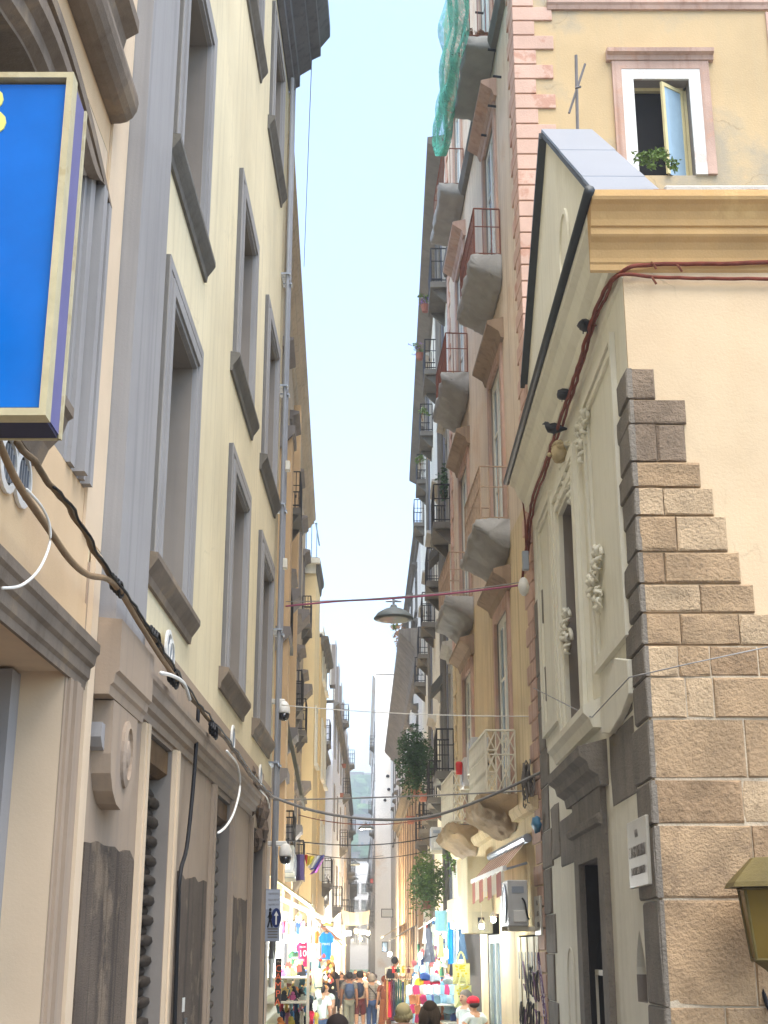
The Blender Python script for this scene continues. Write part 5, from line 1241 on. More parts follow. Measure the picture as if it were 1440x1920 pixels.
for x, y, Y, pw, c, lb in ((543, 1730, 27.5, 24, cool, 'white lamp over the football shirts on the left'), (586, 1706, 33, 26, cool, 'white lamp by the left wall behind the shirts'), (628, 1745, 43, 40, warm, 'warm lamp under the left awnings'), (607, 1725, 38, 30, cool, 'white lamp above the gold trinkets'),
        (833, 1752, 33, 30, cool, 'white lamp over the hanging clothes on the right'), (850, 1735, 28.5, 14, cool, 'white lamp over the tote bags'), (790, 1800, 44, 22, warm, 'warm lamp behind the dress rack'), (668, 1745, 68, 50, warm, 'warm lamp in the middle of the crowd'), (690, 1750, 84, 120, warm, 'warm lamp far right in the crowd'), (648, 1752, 80, 110, warm, 'warm lamp far left in the crowd'), (903, 1735, 24.6, 3.2, cool, 'white lamp beside the glazed shop door'), (925, 1722, 22.4, 1.2, (240, 250, 226), 'pale lamp under the striped awning'), (560, 1722, 25, 14, cool, 'white lamp at the left end of the shirt rail'), (731, 1788, 62, 28, cool, 'white lamp at the foot of the ochre strips'), (676, 1760, 100, 130, warm, 'farthest warm lamp in the crowd')):
    lamp(at(x, y, Y), pw, lb, .045 if Y < 50 else .09, c)

def drape(pts, th, name, mt, parent=None, fold=.02):
    """cloth outline (local a,z pairs about a centre) with folds, given a thickness"""
    pass
def garment(px, py, Y, wp, hp, c, label, cat='shirt', shape='tee', txt=None, tcol=(240, 240, 236), group='clothes for sale', tilt=0, sub=None):
    q = at(px, py, Y); k = at(px + 1, py, Y).x - q.x; w_, h_ = wp * k, hp * k * .98
    t = thing({'tee': 'football_shirt', 'dress': 'dress', 'scarf': 'scarf', 'bag': 'tote_bag', 'board': 'poster_board'}[shape], label, cat, q - V((0, 0, h_ / 2)), group)
    if shape == 'tee': o = [(-.18, .5), (-.3, .46), (-.5, .3), (-.47, .13), (-.33, .17), (-.31, -.5), (.31, -.5), (.33, .17), (.47, .13), (.5, .3), (.3, .46), (.18, .5), (.08, .43), (-.08, .43)]
    elif shape == 'dress': o = [(-.25, .5), (-.3, .3), (-.22, .1), (-.5, -.5), (.5, -.5), (.22, .1), (.3, .3), (.25, .5)]
    else: o = [(-.5, .5), (-.5, -.5), (.5, -.5), (.5, .5)]
    n = len(o); m = MB(); fy = lambda a, z: .03 * math.sin(a * 9 + Y * 3) + .02 * math.sin(z * 5 + px)
    # fan with an inner ring so that the cloth can bulge and fold
    ring = []
    for i in range(n):
        a0, z0 = o[i]; a1, z1 = o[(i + 1) % n]
        for u in (0, .33, .66): ring.append((a0 + (a1 - a0) * u, z0 + (z1 - z0) * u))
    K = len(ring)
    for sgn, off in ((-1, 0), (1, .05)):
        b = len(m.v)
        for sc_ in (1, .6, .25):
            for a, z in ring: m.v.append(V((q.x + a * sc_ * w_, Y + off * (1.4 - sc_) + fy(a * sc_, z * sc_) + (-.035 * (1 - sc_) if sgn < 0 else .01), q.z + z * sc_ * h_ + a * tilt)))
        for r_ in range(2):
            for i in range(K): m.f.append([b + r_ * K + i, b + r_ * K + (i + 1) % K, b + (r_ + 1) * K + (i + 1) % K, b + (r_ + 1) * K + i]); m.mi.append(0)
        m.f.append([b + 2 * K + i for i in range(K)]); m.mi.append(0)
    for i in range(K): m.f.append([i, (i + 1) % K, 3 * K + (i + 1) % K, 3 * K + i]); m.mi.append(0)
    m.done('cloth', fm(c), t)
    if shape in ('tee', 'dress'):
        m = MB(); m.tube([q + V((-w_ * .2, .02, h_ * .47)), q + V((0, .02, h_ * .53)), q + V((w_ * .2, .02, h_ * .47))], .01, 4); m.tube([q + V((0, .02, h_ * .53)), q + V((0, .02, h_ * .58)), q + V((.02, .02, h_ * .62))], .008, 4); m.done('hanger', black, t)
    if shape == 'bag':
        m = MB(); m.tube(smooth_path([q + V((-w_ * .25, 0, h_ * .48)), q + V((-w_ * .15, 0, h_ * .85)), q + V((0, 0, h_ * 1.05)), q + V((w_ * .15, 0, h_ * .85)), q + V((w_ * .25, 0, h_ * .48))], 5), .018, 5); m.done('strap', fm(c), t)
    for s_, dz, fs, ft in (txt or []): text(s_, fs * h_, fm(tcol), t, (q.x, Y - .085, q.z + dz * h_), (1, 0, 0), (0, 0, 1), fit=ft * w_ if ft else None, depth=.003)
    return t
garment(561, 1772, 27.6, 36, 46, (112, 168, 206), 'light blue T-shirt reading NAPOLI above the crimson number ten', txt=[('NAPOLI', .12, .16, .45), ('10', -.1, .22, None)], tcol=(206, 214, 190))
garment(573, 1756, 29.5, 28, 40, (206, 226, 234), 'white and blue football shirt with a blue number ten', txt=[('MARADONA', .3, .1, .42), ('10', .08, .32, None)], tcol=(60, 104, 180))
garment(556, 1801, 27.4, 32, 36, (54, 104, 74), 'green T-shirt reading NAPOLI below the light blue one', txt=[('NAPOLI', .12, .17, .5), ('23', -.12, .2, None)])
garment(568, 1789, 27.0, 27, 46, (206, 34, 84), 'crimson football shirt with a white number ten', txt=[('MARADONA', .28, .1, .42), ('10', .02, .34, None), ('SSC', -.24, .12, .25)])
garment(612, 1773, 36, 28, 50, (36, 134, 214), 'sky-blue football shirt hanging apart at the street side', txt=[('MARS', .05, .12, .5)])
garment(537, 1748, 26.6, 16, 40, (190, 216, 230), 'pale blue shirt at the left end of the shirt rail')
garment(508, 1815, 22.4, 12, 70, (206, 214, 214), 'long white shirt hanging behind the arrow sign')
garment(571, 1907, 30, 22, 30, (206, 222, 236), 'blue and white shirt with number ten low on the left stall', txt=[('10', 0, .34, None)], tcol=(50, 100, 190))
garment(549, 1903, 29, 18, 34, (206, 92, 74), 'orange-red shirt low on the left stall')
garment(592, 1757, 33, 16, 22, (206, 120, 52), 'orange shirt bundle between the number ten and the sky-blue shirt')
for k, (x, y, c) in enumerate(((585, 1780, (90, 120, 200)), (594, 1780, (200, 210, 190)), (583, 1800, (240, 200, 210)))):
    garment(x, y, 33.5, 11, 20, c, ['small blue shirt beside the crimson one', 'small pale shirt under the orange bundle', 'small pink shirt right of the crimson one'][k])
# rows of further clothes, told apart by colour and place
pal = [((206, 60, 80), 'red'), ((230, 228, 214), 'white'), ((90, 150, 206), 'sky-blue'), ((40, 60, 110), 'navy'), ((226, 206, 110), 'yellow'), ((90, 150, 110), 'green'), ((36, 36, 40), 'black'), ((206, 150, 176), 'pink'), ((160, 190, 200), 'grey-blue')]
ordn = ['first', 'second', 'third', 'fourth', 'fifth', 'sixth', 'seventh', 'eighth', 'ninth', 'tenth']
for r_, (y, x0, dx, nn, Y, wp, hp, sh) in enumerate(((1738, 532, 9, 5, 25.6, 9, 22, 'tee'), (1822, 532, 8, 9, 31, 8, 22, 'tee'), (1858, 530, 8, 9, 30, 8, 24, 'tee'), (1884, 528, 9, 8, 25.6, 11, 26, 'tee'), (1908, 530, 9, 8, 25.4, 11, 26, 'tee'))):
    for k in range(nn):
        c, nm = pal[(k * 4 + r_ * 3) % 9]; garment(x0 + dx * k, y + (k % 2) * 3, Y + (k % 3) * .4, wp, hp, c, 'small %s shirt, %s from the left in the %s row of the left stall' % (nm, ordn[k], ['top', 'middle', 'lower', 'next-to-lowest', 'lowest'][r_]), 'shirt', sh)
for r_, (y, x0, dx, nn, Y, wp, hp, sh) in enumerate(((1748, 796, 8.5, 10, 35, 9, 40, 'dress'), (1812, 792, 9, 9, 34.5, 9, 34, 'dress'), (1786, 785, 8, 9, 37.5, 9, 30, 'dress'))):
    for k in range(nn):
        c, nm = pal[(k * 5 + r_ * 2 + 1) % 9]; garment(x0 + dx * k, y + (k % 2) * 4, Y + (k % 3) * .4, wp, hp, c, 'small %s dress, %s from the left in the %s row of the right stall' % (nm, ordn[k], ['top', 'lower', 'rear'][r_]), 'dress', sh)
# left stall frame, awnings
ST = thing('market_stall', 'left market stall frame with rails and shelves under the football shirts', 'stall', FL2.p(29, .4, gz(29)))
m = MB(FL2)
for s_ in (25.0, 29.0, 33.0, 36.6): m.box(s_, s_ + .05, .92, .97, gz(s_), 2.95)
m.done('poles', whiteiron, ST)
for z in (.55, 1.0, 1.45, 1.85):
    m = MB(FL2); m.box(25, 36, .1, .9, z, z + .03); m.done('shelf', fm((206, 200, 180)), ST)
m = MB(FL2); m.box(25, 36.6, .9, .96, 2.93, 2.98).box(25, 36.6, .2, .24, 2.5, 2.53); m.done('rail', whiteiron, ST)
m = MB(FL2); m.box(25, 36.6, .03, .05, .3, 2.6); m.done('back_panel', fm((232, 230, 216)), ST)  # colour lightened in place of a panel light behind the goods
cols_ = [(206, 60, 60), (70, 110, 180), (226, 206, 90), (60, 140, 90), (230, 226, 210), (40, 40, 44), (210, 130, 60), (190, 90, 150), (110, 180, 200)]
def scatter(name, label, cat, group, pts, mk, mats, names):
    cache = {}
    for i, (p, s, where) in enumerate(pts):
        j = rnd.randrange(len(mats)); mt = mats[j]
        if mt not in cache: cache[mt] = mesh_only(mk(), name, mt)
        o = bpy.data.objects.new(name, cache[mt]); col.objects.link(o); o.location = p; o.scale = (s, s, s); o.rotation_euler = (rnd.uniform(-.3, .3), rnd.uniform(-.3, .3), rnd.uniform(-.6, .6))
        tag(o, label % (names[j], where), cat, group)
def mk_toy():
    m = MB(); m.box(-.05, .05, -.03, .03, 0, .1); m.ball((0, 0, .13), .045, 8, 6); m.box(-.07, .07, -.02, .02, .03, .06); return m
def mk_card():
    m = MB(); m.box(-.06, .06, -.01, .01, 0, .15); m.box(-.02, .02, -.008, .008, .15, .18); m.box(-.045, .045, -.014, -.011, .03, .12); return m
def mk_ball():
    m = MB(); m.ball((0, 0, .05), .05, 8, 6); m.lathe((0, 0, .09), [(.015, 0), (.02, .02), (.008, .03)], 8); return m
mats9 = [fm(c) for c in cols_]
nm9 = ['red', 'blue', 'yellow', 'green', 'white', 'black', 'orange', 'mauve', 'pale blue']
pts = []
for zi, z in enumerate((.58, 1.03, 1.48, 1.88)):
    for k in range(25): pts.append((FL2.p(25.2 + k * .41 + zi * .1, .5 + .16 * (k % 3), z), .75 + .5 * rnd.random(), ['lowest', 'second', 'third', 'top'][zi] + ' shelf'))
scatter('souvenir', '%s souvenir figure on the %s of the left stall', 'souvenir', 'souvenirs on the left stall', pts, mk_toy, mats9, nm9)
pts = []
for k in range(84):
    x, y = rnd.uniform(526, 600), rnd.uniform(1806, 1900); pts.append((at(x, y, 25.5 + rnd.random() * 7), .7 + .5 * rnd.random(), 'upper' if y < 1850 else 'lower'))
scatter('souvenir_card', '%s carded trinket hanging in the %s rows of the left stall', 'souvenir', 'carded trinkets on the left stall', pts, mk_card, [fm(c) for c in ((226, 222, 200), (206, 196, 150), (70, 110, 120), (220, 190, 120), (190, 200, 190), (120, 60, 50))], ['white', 'straw-coloured', 'petrol', 'honey', 'grey-green', 'brown'])
pts = []
for k in range(76):
    x, y = rnd.uniform(586, 624), rnd.uniform(1796, 1856); pts.append((at(x, y, 34.5 + rnd.random() * 5), .6 + .5 * rnd.random(), 'above' if y < 1826 else 'below'))
scatter('ball_trinket', '%s ball trinket hanging %s the middle of the golden cluster', 'trinket', 'golden trinkets', pts, mk_ball, [fm(c) for c in ((216, 180, 90), (226, 206, 150), (190, 130, 60), (232, 226, 206), (206, 90, 80))], ['gold', 'pale gold', 'bronze', 'white', 'red'])
pts = []
for k in range(90):
    x, y = rnd.uniform(776, 862), rnd.uniform(1790, 1910); pts.append((at(x, y, 33.5 + rnd.random() * 3), .7 + .5 * rnd.random(), 'upper' if y < 1850 else 'lower'))
scatter('souvenir_card', '%s card or print pinned in the %s part of the right stall', 'souvenir', 'cards on the right stall', pts, mk_card, [fm(c) for c in ((226, 226, 216), (170, 206, 216), (206, 214, 170), (220, 190, 120), (90, 130, 170), (200, 110, 110))], ['white', 'aqua', 'pale green', 'honey', 'blue', 'rose'])
def sheet(poly, mt, label, name='awning', cat='awning', th=.03):
    P = [V(p) for p in poly]; nrm = (P[1] - P[0]).cross(P[2] - P[0]).normalized() * th
    m = MB(); k = len(P); m._a(P + [p + nrm for p in P], [tuple(range(k))[::-1], tuple(range(k, 2 * k))] + [(i, (i + 1) % k, k + (i + 1) % k, k + i) for i in range(k)])
    return tag(m.done(name, mt, None), label, cat)
cloth1 = mat('dirty_cream_canvas', (186, 170, 130), .9, .2, 2, .2, 20, streak=.3); cloth2 = mat('white_canvas', (216, 214, 200), .9, .12, 2, .1, 20)
cloth3 = mat('orange_canvas', (196, 116, 56), .9, .2, 2, .1, 20)
sheet([FL2.p(24.5, .05, 3.75), FL2.p(29.5, .05, 3.75), FL2.p(29.5, 1.0, 3.1), FL2.p(24.5, 1.0, 3.1)], cloth1, 'dirty cream awning, nearest over the left stall')
sheet([FL2.p(30, .05, 3.5), FL2.p(35, .05, 3.5), FL2.p(35, 1.25, 2.98), FL2.p(30, 1.25, 2.98)], cloth2, 'white awning over the middle of the left stall')
sheet([FL3.p(50.5, .05, 3.4), FL3.p(58, .05, 3.4), FL3.p(58, .9, 2.75), FL3.p(50.5, .9, 2.75)], cloth3, 'orange-brown awning farther along the left side')
sheet([FL4b.p(60.5, .05, 3.4), FL4b.p(69, .05, 3.4), FL4b.p(69, 1.2, 2.6), FL4b.p(60.5, 1.2, 2.6)], cloth1, 'tan awning under the deeper yellow house')
sheet([FR2.p(33.5, .05, 3.3), FR2.p(40, .05, 3.3), FR2.p(40, .7, 2.9), FR2.p(33.5, .7, 2.9)], cloth2, 'pale awning over the hanging clothes on the right')
sheet([FR3.p(61, .05, 3.5), FR3.p(70, .05, 3.5), FR3.p(70, 1.3, 2.8), FR3.p(61, 1.3, 2.8)], mat('grey_canvas', (120, 116, 104), .9, .2, 2, .1, 20), 'grey awning propped under the ochre strips')
sheet([FR3.p(76, .05, 3.9), FR3.p(90, .05, 3.9), FR3.p(90, 1.4, 3.1), FR3.p(76, 1.4, 3.1)], cloth1, 'far tan awning on the right')
cloth4 = mat('grey_cloth', (156, 148, 134), .9, .2, 2, .1, 20)
A, B, C, D = at(640, 1705, 70), at(694, 1706, 70), at(690, 1732, 70), at(644, 1734, 70)
m = MB(); n = 8
for i in range(n + 1):
    for P0, P1, dz in ((A, B, .3), (D, C, .12)):
        u = i / n; p = P0.lerp(P1, u); p.z -= dz * 4 * u * (1 - u) * .5; p.y += .15 * math.sin(u * 8); m.v.append(p)
for i in range(n): m.f.append([2 * i, 2 * i + 2, 2 * i + 3, 2 * i + 1]); m.mi.append(0)
tag(m.done('cloth_banner', cloth4, None), 'beige cloth slung across the street above the crowd', 'banner')
# signs
CS = thing('shop_sign', 'tall dark shop sign with the orange letters CAMPA', 'sign', at(521, 1882, 24.5))
a, b = at(515, 1882, 24.5), at(528, 1797, 24.5)
m = MB(); m.box(a.x, b.x, 24.5, 24.56, a.z, b.z); m.done('board', flat('sign_dark', (46, 38, 34), .5), CS)
for k, ch in enumerate('CAMPA'): text(ch, .16, fm((226, 110, 70)), CS, ((a.x + b.x) / 2, 24.494, b.z - .17 - k * .135), (1, 0, 0), (0, 0, 1), depth=.003)
text('L. Amo', .05, fm((200, 190, 170)), CS, ((a.x + b.x) / 2, 24.494, b.z - .05), (1, 0, 0), (0, 0, 1), depth=.002)
for k, (x, y, Y, w_, h_, c, lb) in enumerate(((726, 1712, 62, 18, 12, (206, 208, 206), 'white shop sign at the foot of the ochre strips'), (722, 1775, 62, 8, 14, (180, 206, 226), 'pale blue small sign below the white one'), (697, 1652, 110, 5, 7, (150, 60, 60), 'red sign on the far right houses'), (584, 1759 - 25, 60, 6, 30, (70, 120, 60), 'green vertical sign under the left balconies'), (652, 1750, 75, 12, 8, (236, 240, 246), 'lit white sign over the left of the crowd'), (682, 1748, 80, 14, 6, (240, 236, 226), 'lit white sign over the right of the crowd'), (615, 1733, 50, 16, 5, (226, 206, 90), 'yellow strip sign below the far left balcony'))):
    q = at(x, y, Y); k_ = Y / F * 1.05
    t = thing('shop_sign', lb, 'sign', q, 'shop signs down the street')
    m = MB(); m.box(q.x - w_ * k_ / 2, q.x + w_ * k_ / 2, Y, Y + .06, q.z - h_ * k_ / 2, q.z + h_ * k_ / 2)
    m.done('board', mat('lit_sign%d' % k, c, .5, .02, 1, 0, emit=1.5 if 'lit' in lb else 0), t)
    m = MB(); m.box(q.x - w_ * k_ / 2 - .03, q.x + w_ * k_ / 2 + .03, Y + .061, Y + .09, q.z - h_ * k_ / 2 - .03, q.z + h_ * k_ / 2 + .03); m.done('frame', iron, t)
# right side: hanging clothes, bags, caps, packets, dress rack
garment(805, 1772, 34, 24, 62, (26, 26, 30), 'black dress hanging at the right stall', 'dress', 'dress')
garment(816, 1752, 33, 16, 40, (206, 214, 190), 'pale shirt hanging right of the black dress', 'shirt', 'tee')
garment(827, 1775, 32, 15, 40, (214, 220, 160), 'pale yellow dress hanging under the light blue board', 'dress', 'dress')
garment(845, 1768, 30, 10, 76, (30, 130, 210), 'long bright blue scarf hanging on the right', 'scarf', 'scarf')
garment(852, 1770, 31, 9, 70, (206, 222, 232), 'white scarf beside the bright blue one', 'scarf', 'scarf')
garment(866, 1765, 30, 22, 66, (70, 92, 110), 'dark slate dress hanging by the tote bags', 'dress', 'dress')
garment(827, 1727, 32, 22, 38, (150, 206, 220), 'light blue poster board at the top of the right stall', 'board', 'board')
garment(800, 1742, 36, 12, 20, (206, 90, 80), 'red hat bundle at the top left of the right stall', 'hat', 'scarf')
garment(865, 1826, 28, 32, 38, (214, 216, 158), 'cream tote bag with yellow-green print and long straps', 'bag', 'bag', txt=[('NAPOLI', -.38, .13, .45)], tcol=(70, 80, 50), group='tote bags')
garment(868, 1868, 27.6, 32, 40, (206, 212, 150), 'lower tote bag with lemons, under the cream one', 'bag', 'bag', group='tote bags')
for bx, by, Y in ((865, 1822, 27.9), (868, 1862, 27.5)):
    q = at(bx, by, Y)
    pr_ = MB()
    for k in range(22): pr_.ball((q.x + rnd.uniform(-.11, .11), Y - .075, q.z + rnd.uniform(-.1, .12)), (.024, .006, .018), 6, 4)
    par = [o for o in bpy.data.objects if o.name.startswith('tote_bag') and (V(o.location) - q).length < .6][0]
    pr_.done('lemon_print', fm((206, 190, 50)), par)
S2 = thing('market_stall', 'right market stall with trays of caps and packets', 'stall', (1.2, 33, gz(33)))
m = MB(); m.box(.75, 1.75, 30.5, 36, .75 + gz(33), .8 + gz(33)).box(.75, .8, 30.5, 36, gz(33), .75 + gz(33)); m.done('table', fm((190, 186, 170)), S2)
for z in (1.1, 1.45): m = MB(); m.box(.95, 1.75, 30.5, 36, z + gz(33), z + .03 + gz(33)); m.done('shelf', fm((206, 200, 180)), S2)
def mk_pack():
    m = MB(); m.box(-.09, .09, -.03, .03, 0, .24); m.box(-.07, .07, -.036, -.031, .04, .15); m.box(-.03, .03, -.01, .01, .24, .27); return m
def mk_cap():
    m = MB(); m.lathe((0, 0, 0), [(.1, 0), (.1, .04), (.085, .09), (.05, .12), (.01, .13)], 12)
    m._a([V((.07 * math.cos(t), -.08 - .1 * math.sin(t) * 1, .005)) for t in [math.pi * i / 6 for i in range(7)]] + [V((.07 * math.cos(t), -.08 - .1 * math.sin(t), .02)) for t in [math.pi * i / 6 for i in range(7)]], [tuple(range(7)), tuple(range(7, 14))[::-1]]); return m
pts = [(at(768 + 7.5 * i + rnd.uniform(-2, 2), 1864 + 18 * j, 29.5 + .5 * j + rnd.random()), .72, ['upper', 'middle', 'lower', 'lowest'][j]) for i in range(13) for j in range(4)]
scatter('packet', '%s packet in the %s row on the right stall', 'packet', 'packets on the right stall', pts, mk_pack, [fm(c) for c in ((176, 206, 216), (206, 214, 216), (96, 116, 176), (226, 220, 206), (150, 190, 206), (216, 140, 90), (206, 70, 110))], ['pale blue', 'white', 'blue', 'cream', 'aqua', 'orange', 'pink'])
for k, (x, y, c, lb) in enumerate(((788, 1848, (216, 190, 50), 'yellow cap on the right stall'), (799, 1850, (206, 70, 90), 'pink cap next to the yellow one'), (818, 1853, (190, 50, 70), 'red and white cap on the right stall'), (829, 1856, (90, 160, 206), 'sky-blue cap on the right stall'), (797, 1838, (50, 80, 140), 'navy cap at the back of the right stall'), (815, 1840, (170, 186, 190), 'grey-blue straw hat on the right stall'), (840, 1848, (140, 156, 160), 'grey cap at the right end of the row'))):
    o = bpy.data.objects.new('cap', mesh_only(mk_cap(), 'cap', fm(c))); col.objects.link(o); o.location = at(x, y, 32); o.scale = (1.3, 1.3, 1.3); o.rotation_euler.z = rnd.uniform(-.6, .6); tag(o, lb, 'cap', 'caps on the right stall')
RK = thing('clothes_rack', 'white clothes rack of long dresses in the middle of the market', 'rack', at(750, 1913, 48))
a, b = at(723, 1836, 48), at(778, 1836, 48); zg = gz(48)
m = MB(); m.tube([a, b], .02, 6); m.tube([a, V((a.x, 48, zg))], .02, 6); m.tube([b, V((b.x, 48, zg))], .02, 6); m.tube([V((a.x, 47.7, zg + .02)), V((a.x, 48.3, zg + .02))], .02, 5); m.tube([a + V((0, 0, .35)), b + V((0, 0, .35))], .02, 6); m.tube([a, a + V((0, 0, .35))], .02, 5); m.tube([b, b + V((0, 0, .35))], .02, 5); m.done('frame', whiteiron, RK)
dc = [((130, 74, 50), 'rust-brown'), ((196, 168, 100), 'gold'), ((206, 44, 76), 'crimson'), ((110, 36, 60), 'maroon'), ((52, 52, 84), 'navy'), ((44, 82, 70), 'dark green'), ((40, 96, 104), 'teal'), ((60, 110, 80), 'green'), ((46, 76, 120), 'blue'), ((160, 156, 90), 'olive'), ((196, 190, 150), 'beige'), ((110, 120, 70), 'moss'), ((70, 90, 130), 'slate blue'), ((206, 200, 170), 'cream')]
for k, (c, nm) in enumerate(dc):
    garment(722 + k * 4.2, 1874, 47.8 + .05 * (k % 2), 7, 74 - (k % 3) * 5, c, '%s long dress on the clothes rack' % nm, 'dress', 'dress', group='dresses on the rack')
for k, (x, c, nm) in enumerate(((738, (206, 60, 60), 'red'), (747, (50, 110, 90), 'green'), (756, (206, 190, 60), 'yellow'), (766, (110, 30, 50), 'dark red'))):
    garment(x, 1818, 48, 9, 12, c, 'small %s top on the upper rail of the clothes rack' % nm, 'top', 'tee', group='tops on the rack')
# pepper garland
GA = thing('chilli_garland', 'garland of red chillies and garlic beside the large air conditioner', 'garland', at(946, 1745, 22.3))
for k in range(34):
    q = at(947 + rnd.uniform(-5, 5), 1672 + k * 2.1, 22.3); m = MB()
    m.ball(q, (.025, .025, .05), 6, 5, .3, k); m.done('chilli' if k % 3 else 'garlic', fm((170, 40, 34)) if k % 3 else fm((214, 196, 160)), GA)
# lit shop door under the duct box
SD = thing('shop_door', 'bright glazed shop door below the tall cream cabinet', 'door', FP.p(26, -.1, gz(26)))
m = MB(FP); m.box(25.22, 25.34, -.12, -.02, -.2, 2.6).box(26.76, 26.88, -.12, -.02, -.2, 2.6).box(25.34, 26.76, -.12, -.02, 2.45, 2.6).box(26.0, 26.1, -.11, -.03, -.2, 2.45); m.done('frame', fm((206, 210, 196)), SD)
for a0, a1 in ((25.34, 26.0), (26.1, 26.76)): m = MB(FP); m.box(a0, a1, -.08, -.07, -.2, 2.45); m.done('pane', paneb, SD)

# ================================================================ PEOPLE
def skin_obj(name, verts, edges, rad, mt, parent=None, sub=1, loc=None):
    me = bpy.data.meshes.new(name); me.from_pydata([V(v) for v in verts], edges, [])
    me.materials.append(mt); o = bpy.data.objects.new(name, me); col.objects.link(o)
    o.modifiers.new('Skin', 'SKIN').use_smooth_shade = True
    if not me.skin_vertices: 
        me.attributes.new('x', 'FLOAT', 'POINT')
    lay = me.skin_vertices[0].data
    for i, r in enumerate(rad): lay[i].radius = r if isinstance(r, tuple) else (r, r)
    lay[0].use_root = True
    s = o.modifiers.new('Sub', 'SUBSURF'); s.levels = sub; s.render_levels = sub
    if parent: o.parent = parent
    return o
SKN = [fm((206, 160, 128), .6), fm((176, 128, 98), .6), fm((150, 106, 80), .6)]
def person(px, py, Y, label, yaw=0, top=(200, 200, 200), bot=(60, 70, 100), low='trousers', hair=(40, 32, 28), hs='short', tone=0, stride=.06, arms='down', h=None, pack=None, strap=None, face=False, lean=0, sleeve=.55, group='people in the street', stripes=None, bag=None):
    q = at(px, py, Y); g = gz(Y)
    H = h or (q.z - g)
    s = stride
    J = {}
    J['hip'] = (0, 0, .53); J['waist'] = (0, .0 + lean * .1, .62); J['chest'] = (0, .005 + lean * .25, .73); J['neckb'] = (0, -.005 + lean * .38, .82); J['neck'] = (0, .005 + lean * .42, .858); J['jaw'] = (0, .022 + lean * .46, .893); J['head'] = (0, .012 + lean * .48, .937); J['crown'] = (0, .004 + lean * .5, .972)
    for sd, nm in ((-1, 'L'), (1, 'R')):
        J['sho' + nm] = (sd * .102, -.005 + lean * .35, .805)
        if arms == 'down' or (arms == 'one' and sd < 0): el, wr = (sd * .128, -.015 - s * sd * .4 + lean * .3, .64), (sd * .132, .035 - s * sd * .9 + lean * .3, .5)
        elif arms == 'bag': el, wr = (sd * .132, -.03, .65), (sd * .12, .07, .56)
        else: el, wr = (sd * .13, .03 + lean * .3, .66), (sd * .09, .15 + lean * .3, .68 if arms == 'forward' else .6)
        J['elb' + nm] = el; J['wri' + nm] = wr
        d = (V(wr) - V(el)).normalized(); J['palm' + nm] = tuple(V(wr) + d * .032)
        J['hp' + nm] = (sd * .048, 0, .51); J['kne' + nm] = (sd * .052, .012 + s * sd, .285); J['ank' + nm] = (sd * .05, -.012 + s * 1.6 * sd, .045); J['toe' + nm] = (sd * .058, .07 + s * 1.6 * sd, .018)
    keys = list(J); idx = {k: i for i, k in enumerate(keys)}; vs_ = [J[k] for k in keys]
    R_ = dict(hip=(.078, .06), waist=(.066, .05), chest=(.082, .058), neckb=(.05, .042), neck=.029, jaw=(.04, .044), head=(.052, .06), crown=(.036, .042))
    rad = [R_.get(k) or {'sho': .04, 'elb': .027, 'wri': .018, 'pal': (.022, .012), 'hp': .056, 'hpL': .056, 'hpR': .056, 'kne': .038, 'ank': .024, 'toe': .021}[k[:3]] for k in keys]
    E = [('hip', 'waist'), ('waist', 'chest'), ('chest', 'neckb'), ('neckb', 'neck'), ('neck', 'jaw'), ('jaw', 'head'), ('head', 'crown')]
    for nm in 'LR': E += [('neckb', 'sho' + nm), ('sho' + nm, 'elb' + nm), ('elb' + nm, 'wri' + nm), ('wri' + nm, 'palm' + nm), ('hip', 'hp' + nm), ('hp' + nm, 'kne' + nm), ('kne' + nm, 'ank' + nm), ('ank' + nm, 'toe' + nm)]
    ed = [(idx[a], idx[b]) for a, b in E]
    for sd, nm in ((-1, 'L'), (1, 'R')):                 # five bent fingers per hand
        p = V(J['palm' + nm]); d = (p - V(J['wri' + nm])).normalized(); side = d.cross(V((1, 0, 0)))
        side = side.normalized() if side.length > .1 else V((0, 1, 0)); curl = V((-sd, 0, 0))
        for k, (off, ln) in enumerate(((-.016, .03), (-.006, .038), (.005, .035), (.015, .028), (.024, .02))):
            b0 = p + side * off + d * (.012 if k < 4 else -.012); i0 = len(vs_)
            vs_ += [tuple(b0), tuple(b0 + d * ln * .5 + curl * .004 + (side * .008 if k == 4 else V())), tuple(b0 + d * ln + curl * .014 + (side * .012 if k == 4 else V()))]
            rad += [.006, .0055, .0045]; ed += [(idx['palm' + nm], i0), (i0, i0 + 1), (i0 + 1, i0 + 2)]
    i0 = len(vs_); hd = V(J['head'])                     # nose and ears
    vs_ += [tuple(hd + V((0, .064, -.012))), tuple(hd + V((-.056, 0, -.006))), tuple(hd + V((.056, 0, -.006)))]; rad += [.008, .01, .01]; ed += [(idx['head'], i0), (idx['head'], i0 + 1), (idx['head'], i0 + 2)]
    o = skin_obj('person', vs_, ed, rad, SKN[tone], None, 1)
    o.location = (q.x, Y, g); o.scale = (H, H, H); o.rotation_euler.z = yaw
    tag(o, label, 'person', group)
    def sub(name, ks, es, rs, mt): 
        ii = {k: i for i, k in enumerate(ks)}
        return skin_obj(name, [J[k] if isinstance(k, str) else k for k in ks], [(ii[a], ii[b]) for a, b in es], rs, mt, o, 1)
    def lerp(a, b, t): return tuple(V(J[a]).lerp(V(J[b]), t))
    f = 1.16
    ks = ['chest', 'waist', 'hip', 'neckb']; es = [('chest', 'waist'), ('waist', 'hip'), ('chest', 'neckb')]; rs = [(.082 * f, .058 * f * 1.05), (.074 * f, .056 * f), (.08 * f, .062 * f), (.055, .044)]
    tm = fm(top)
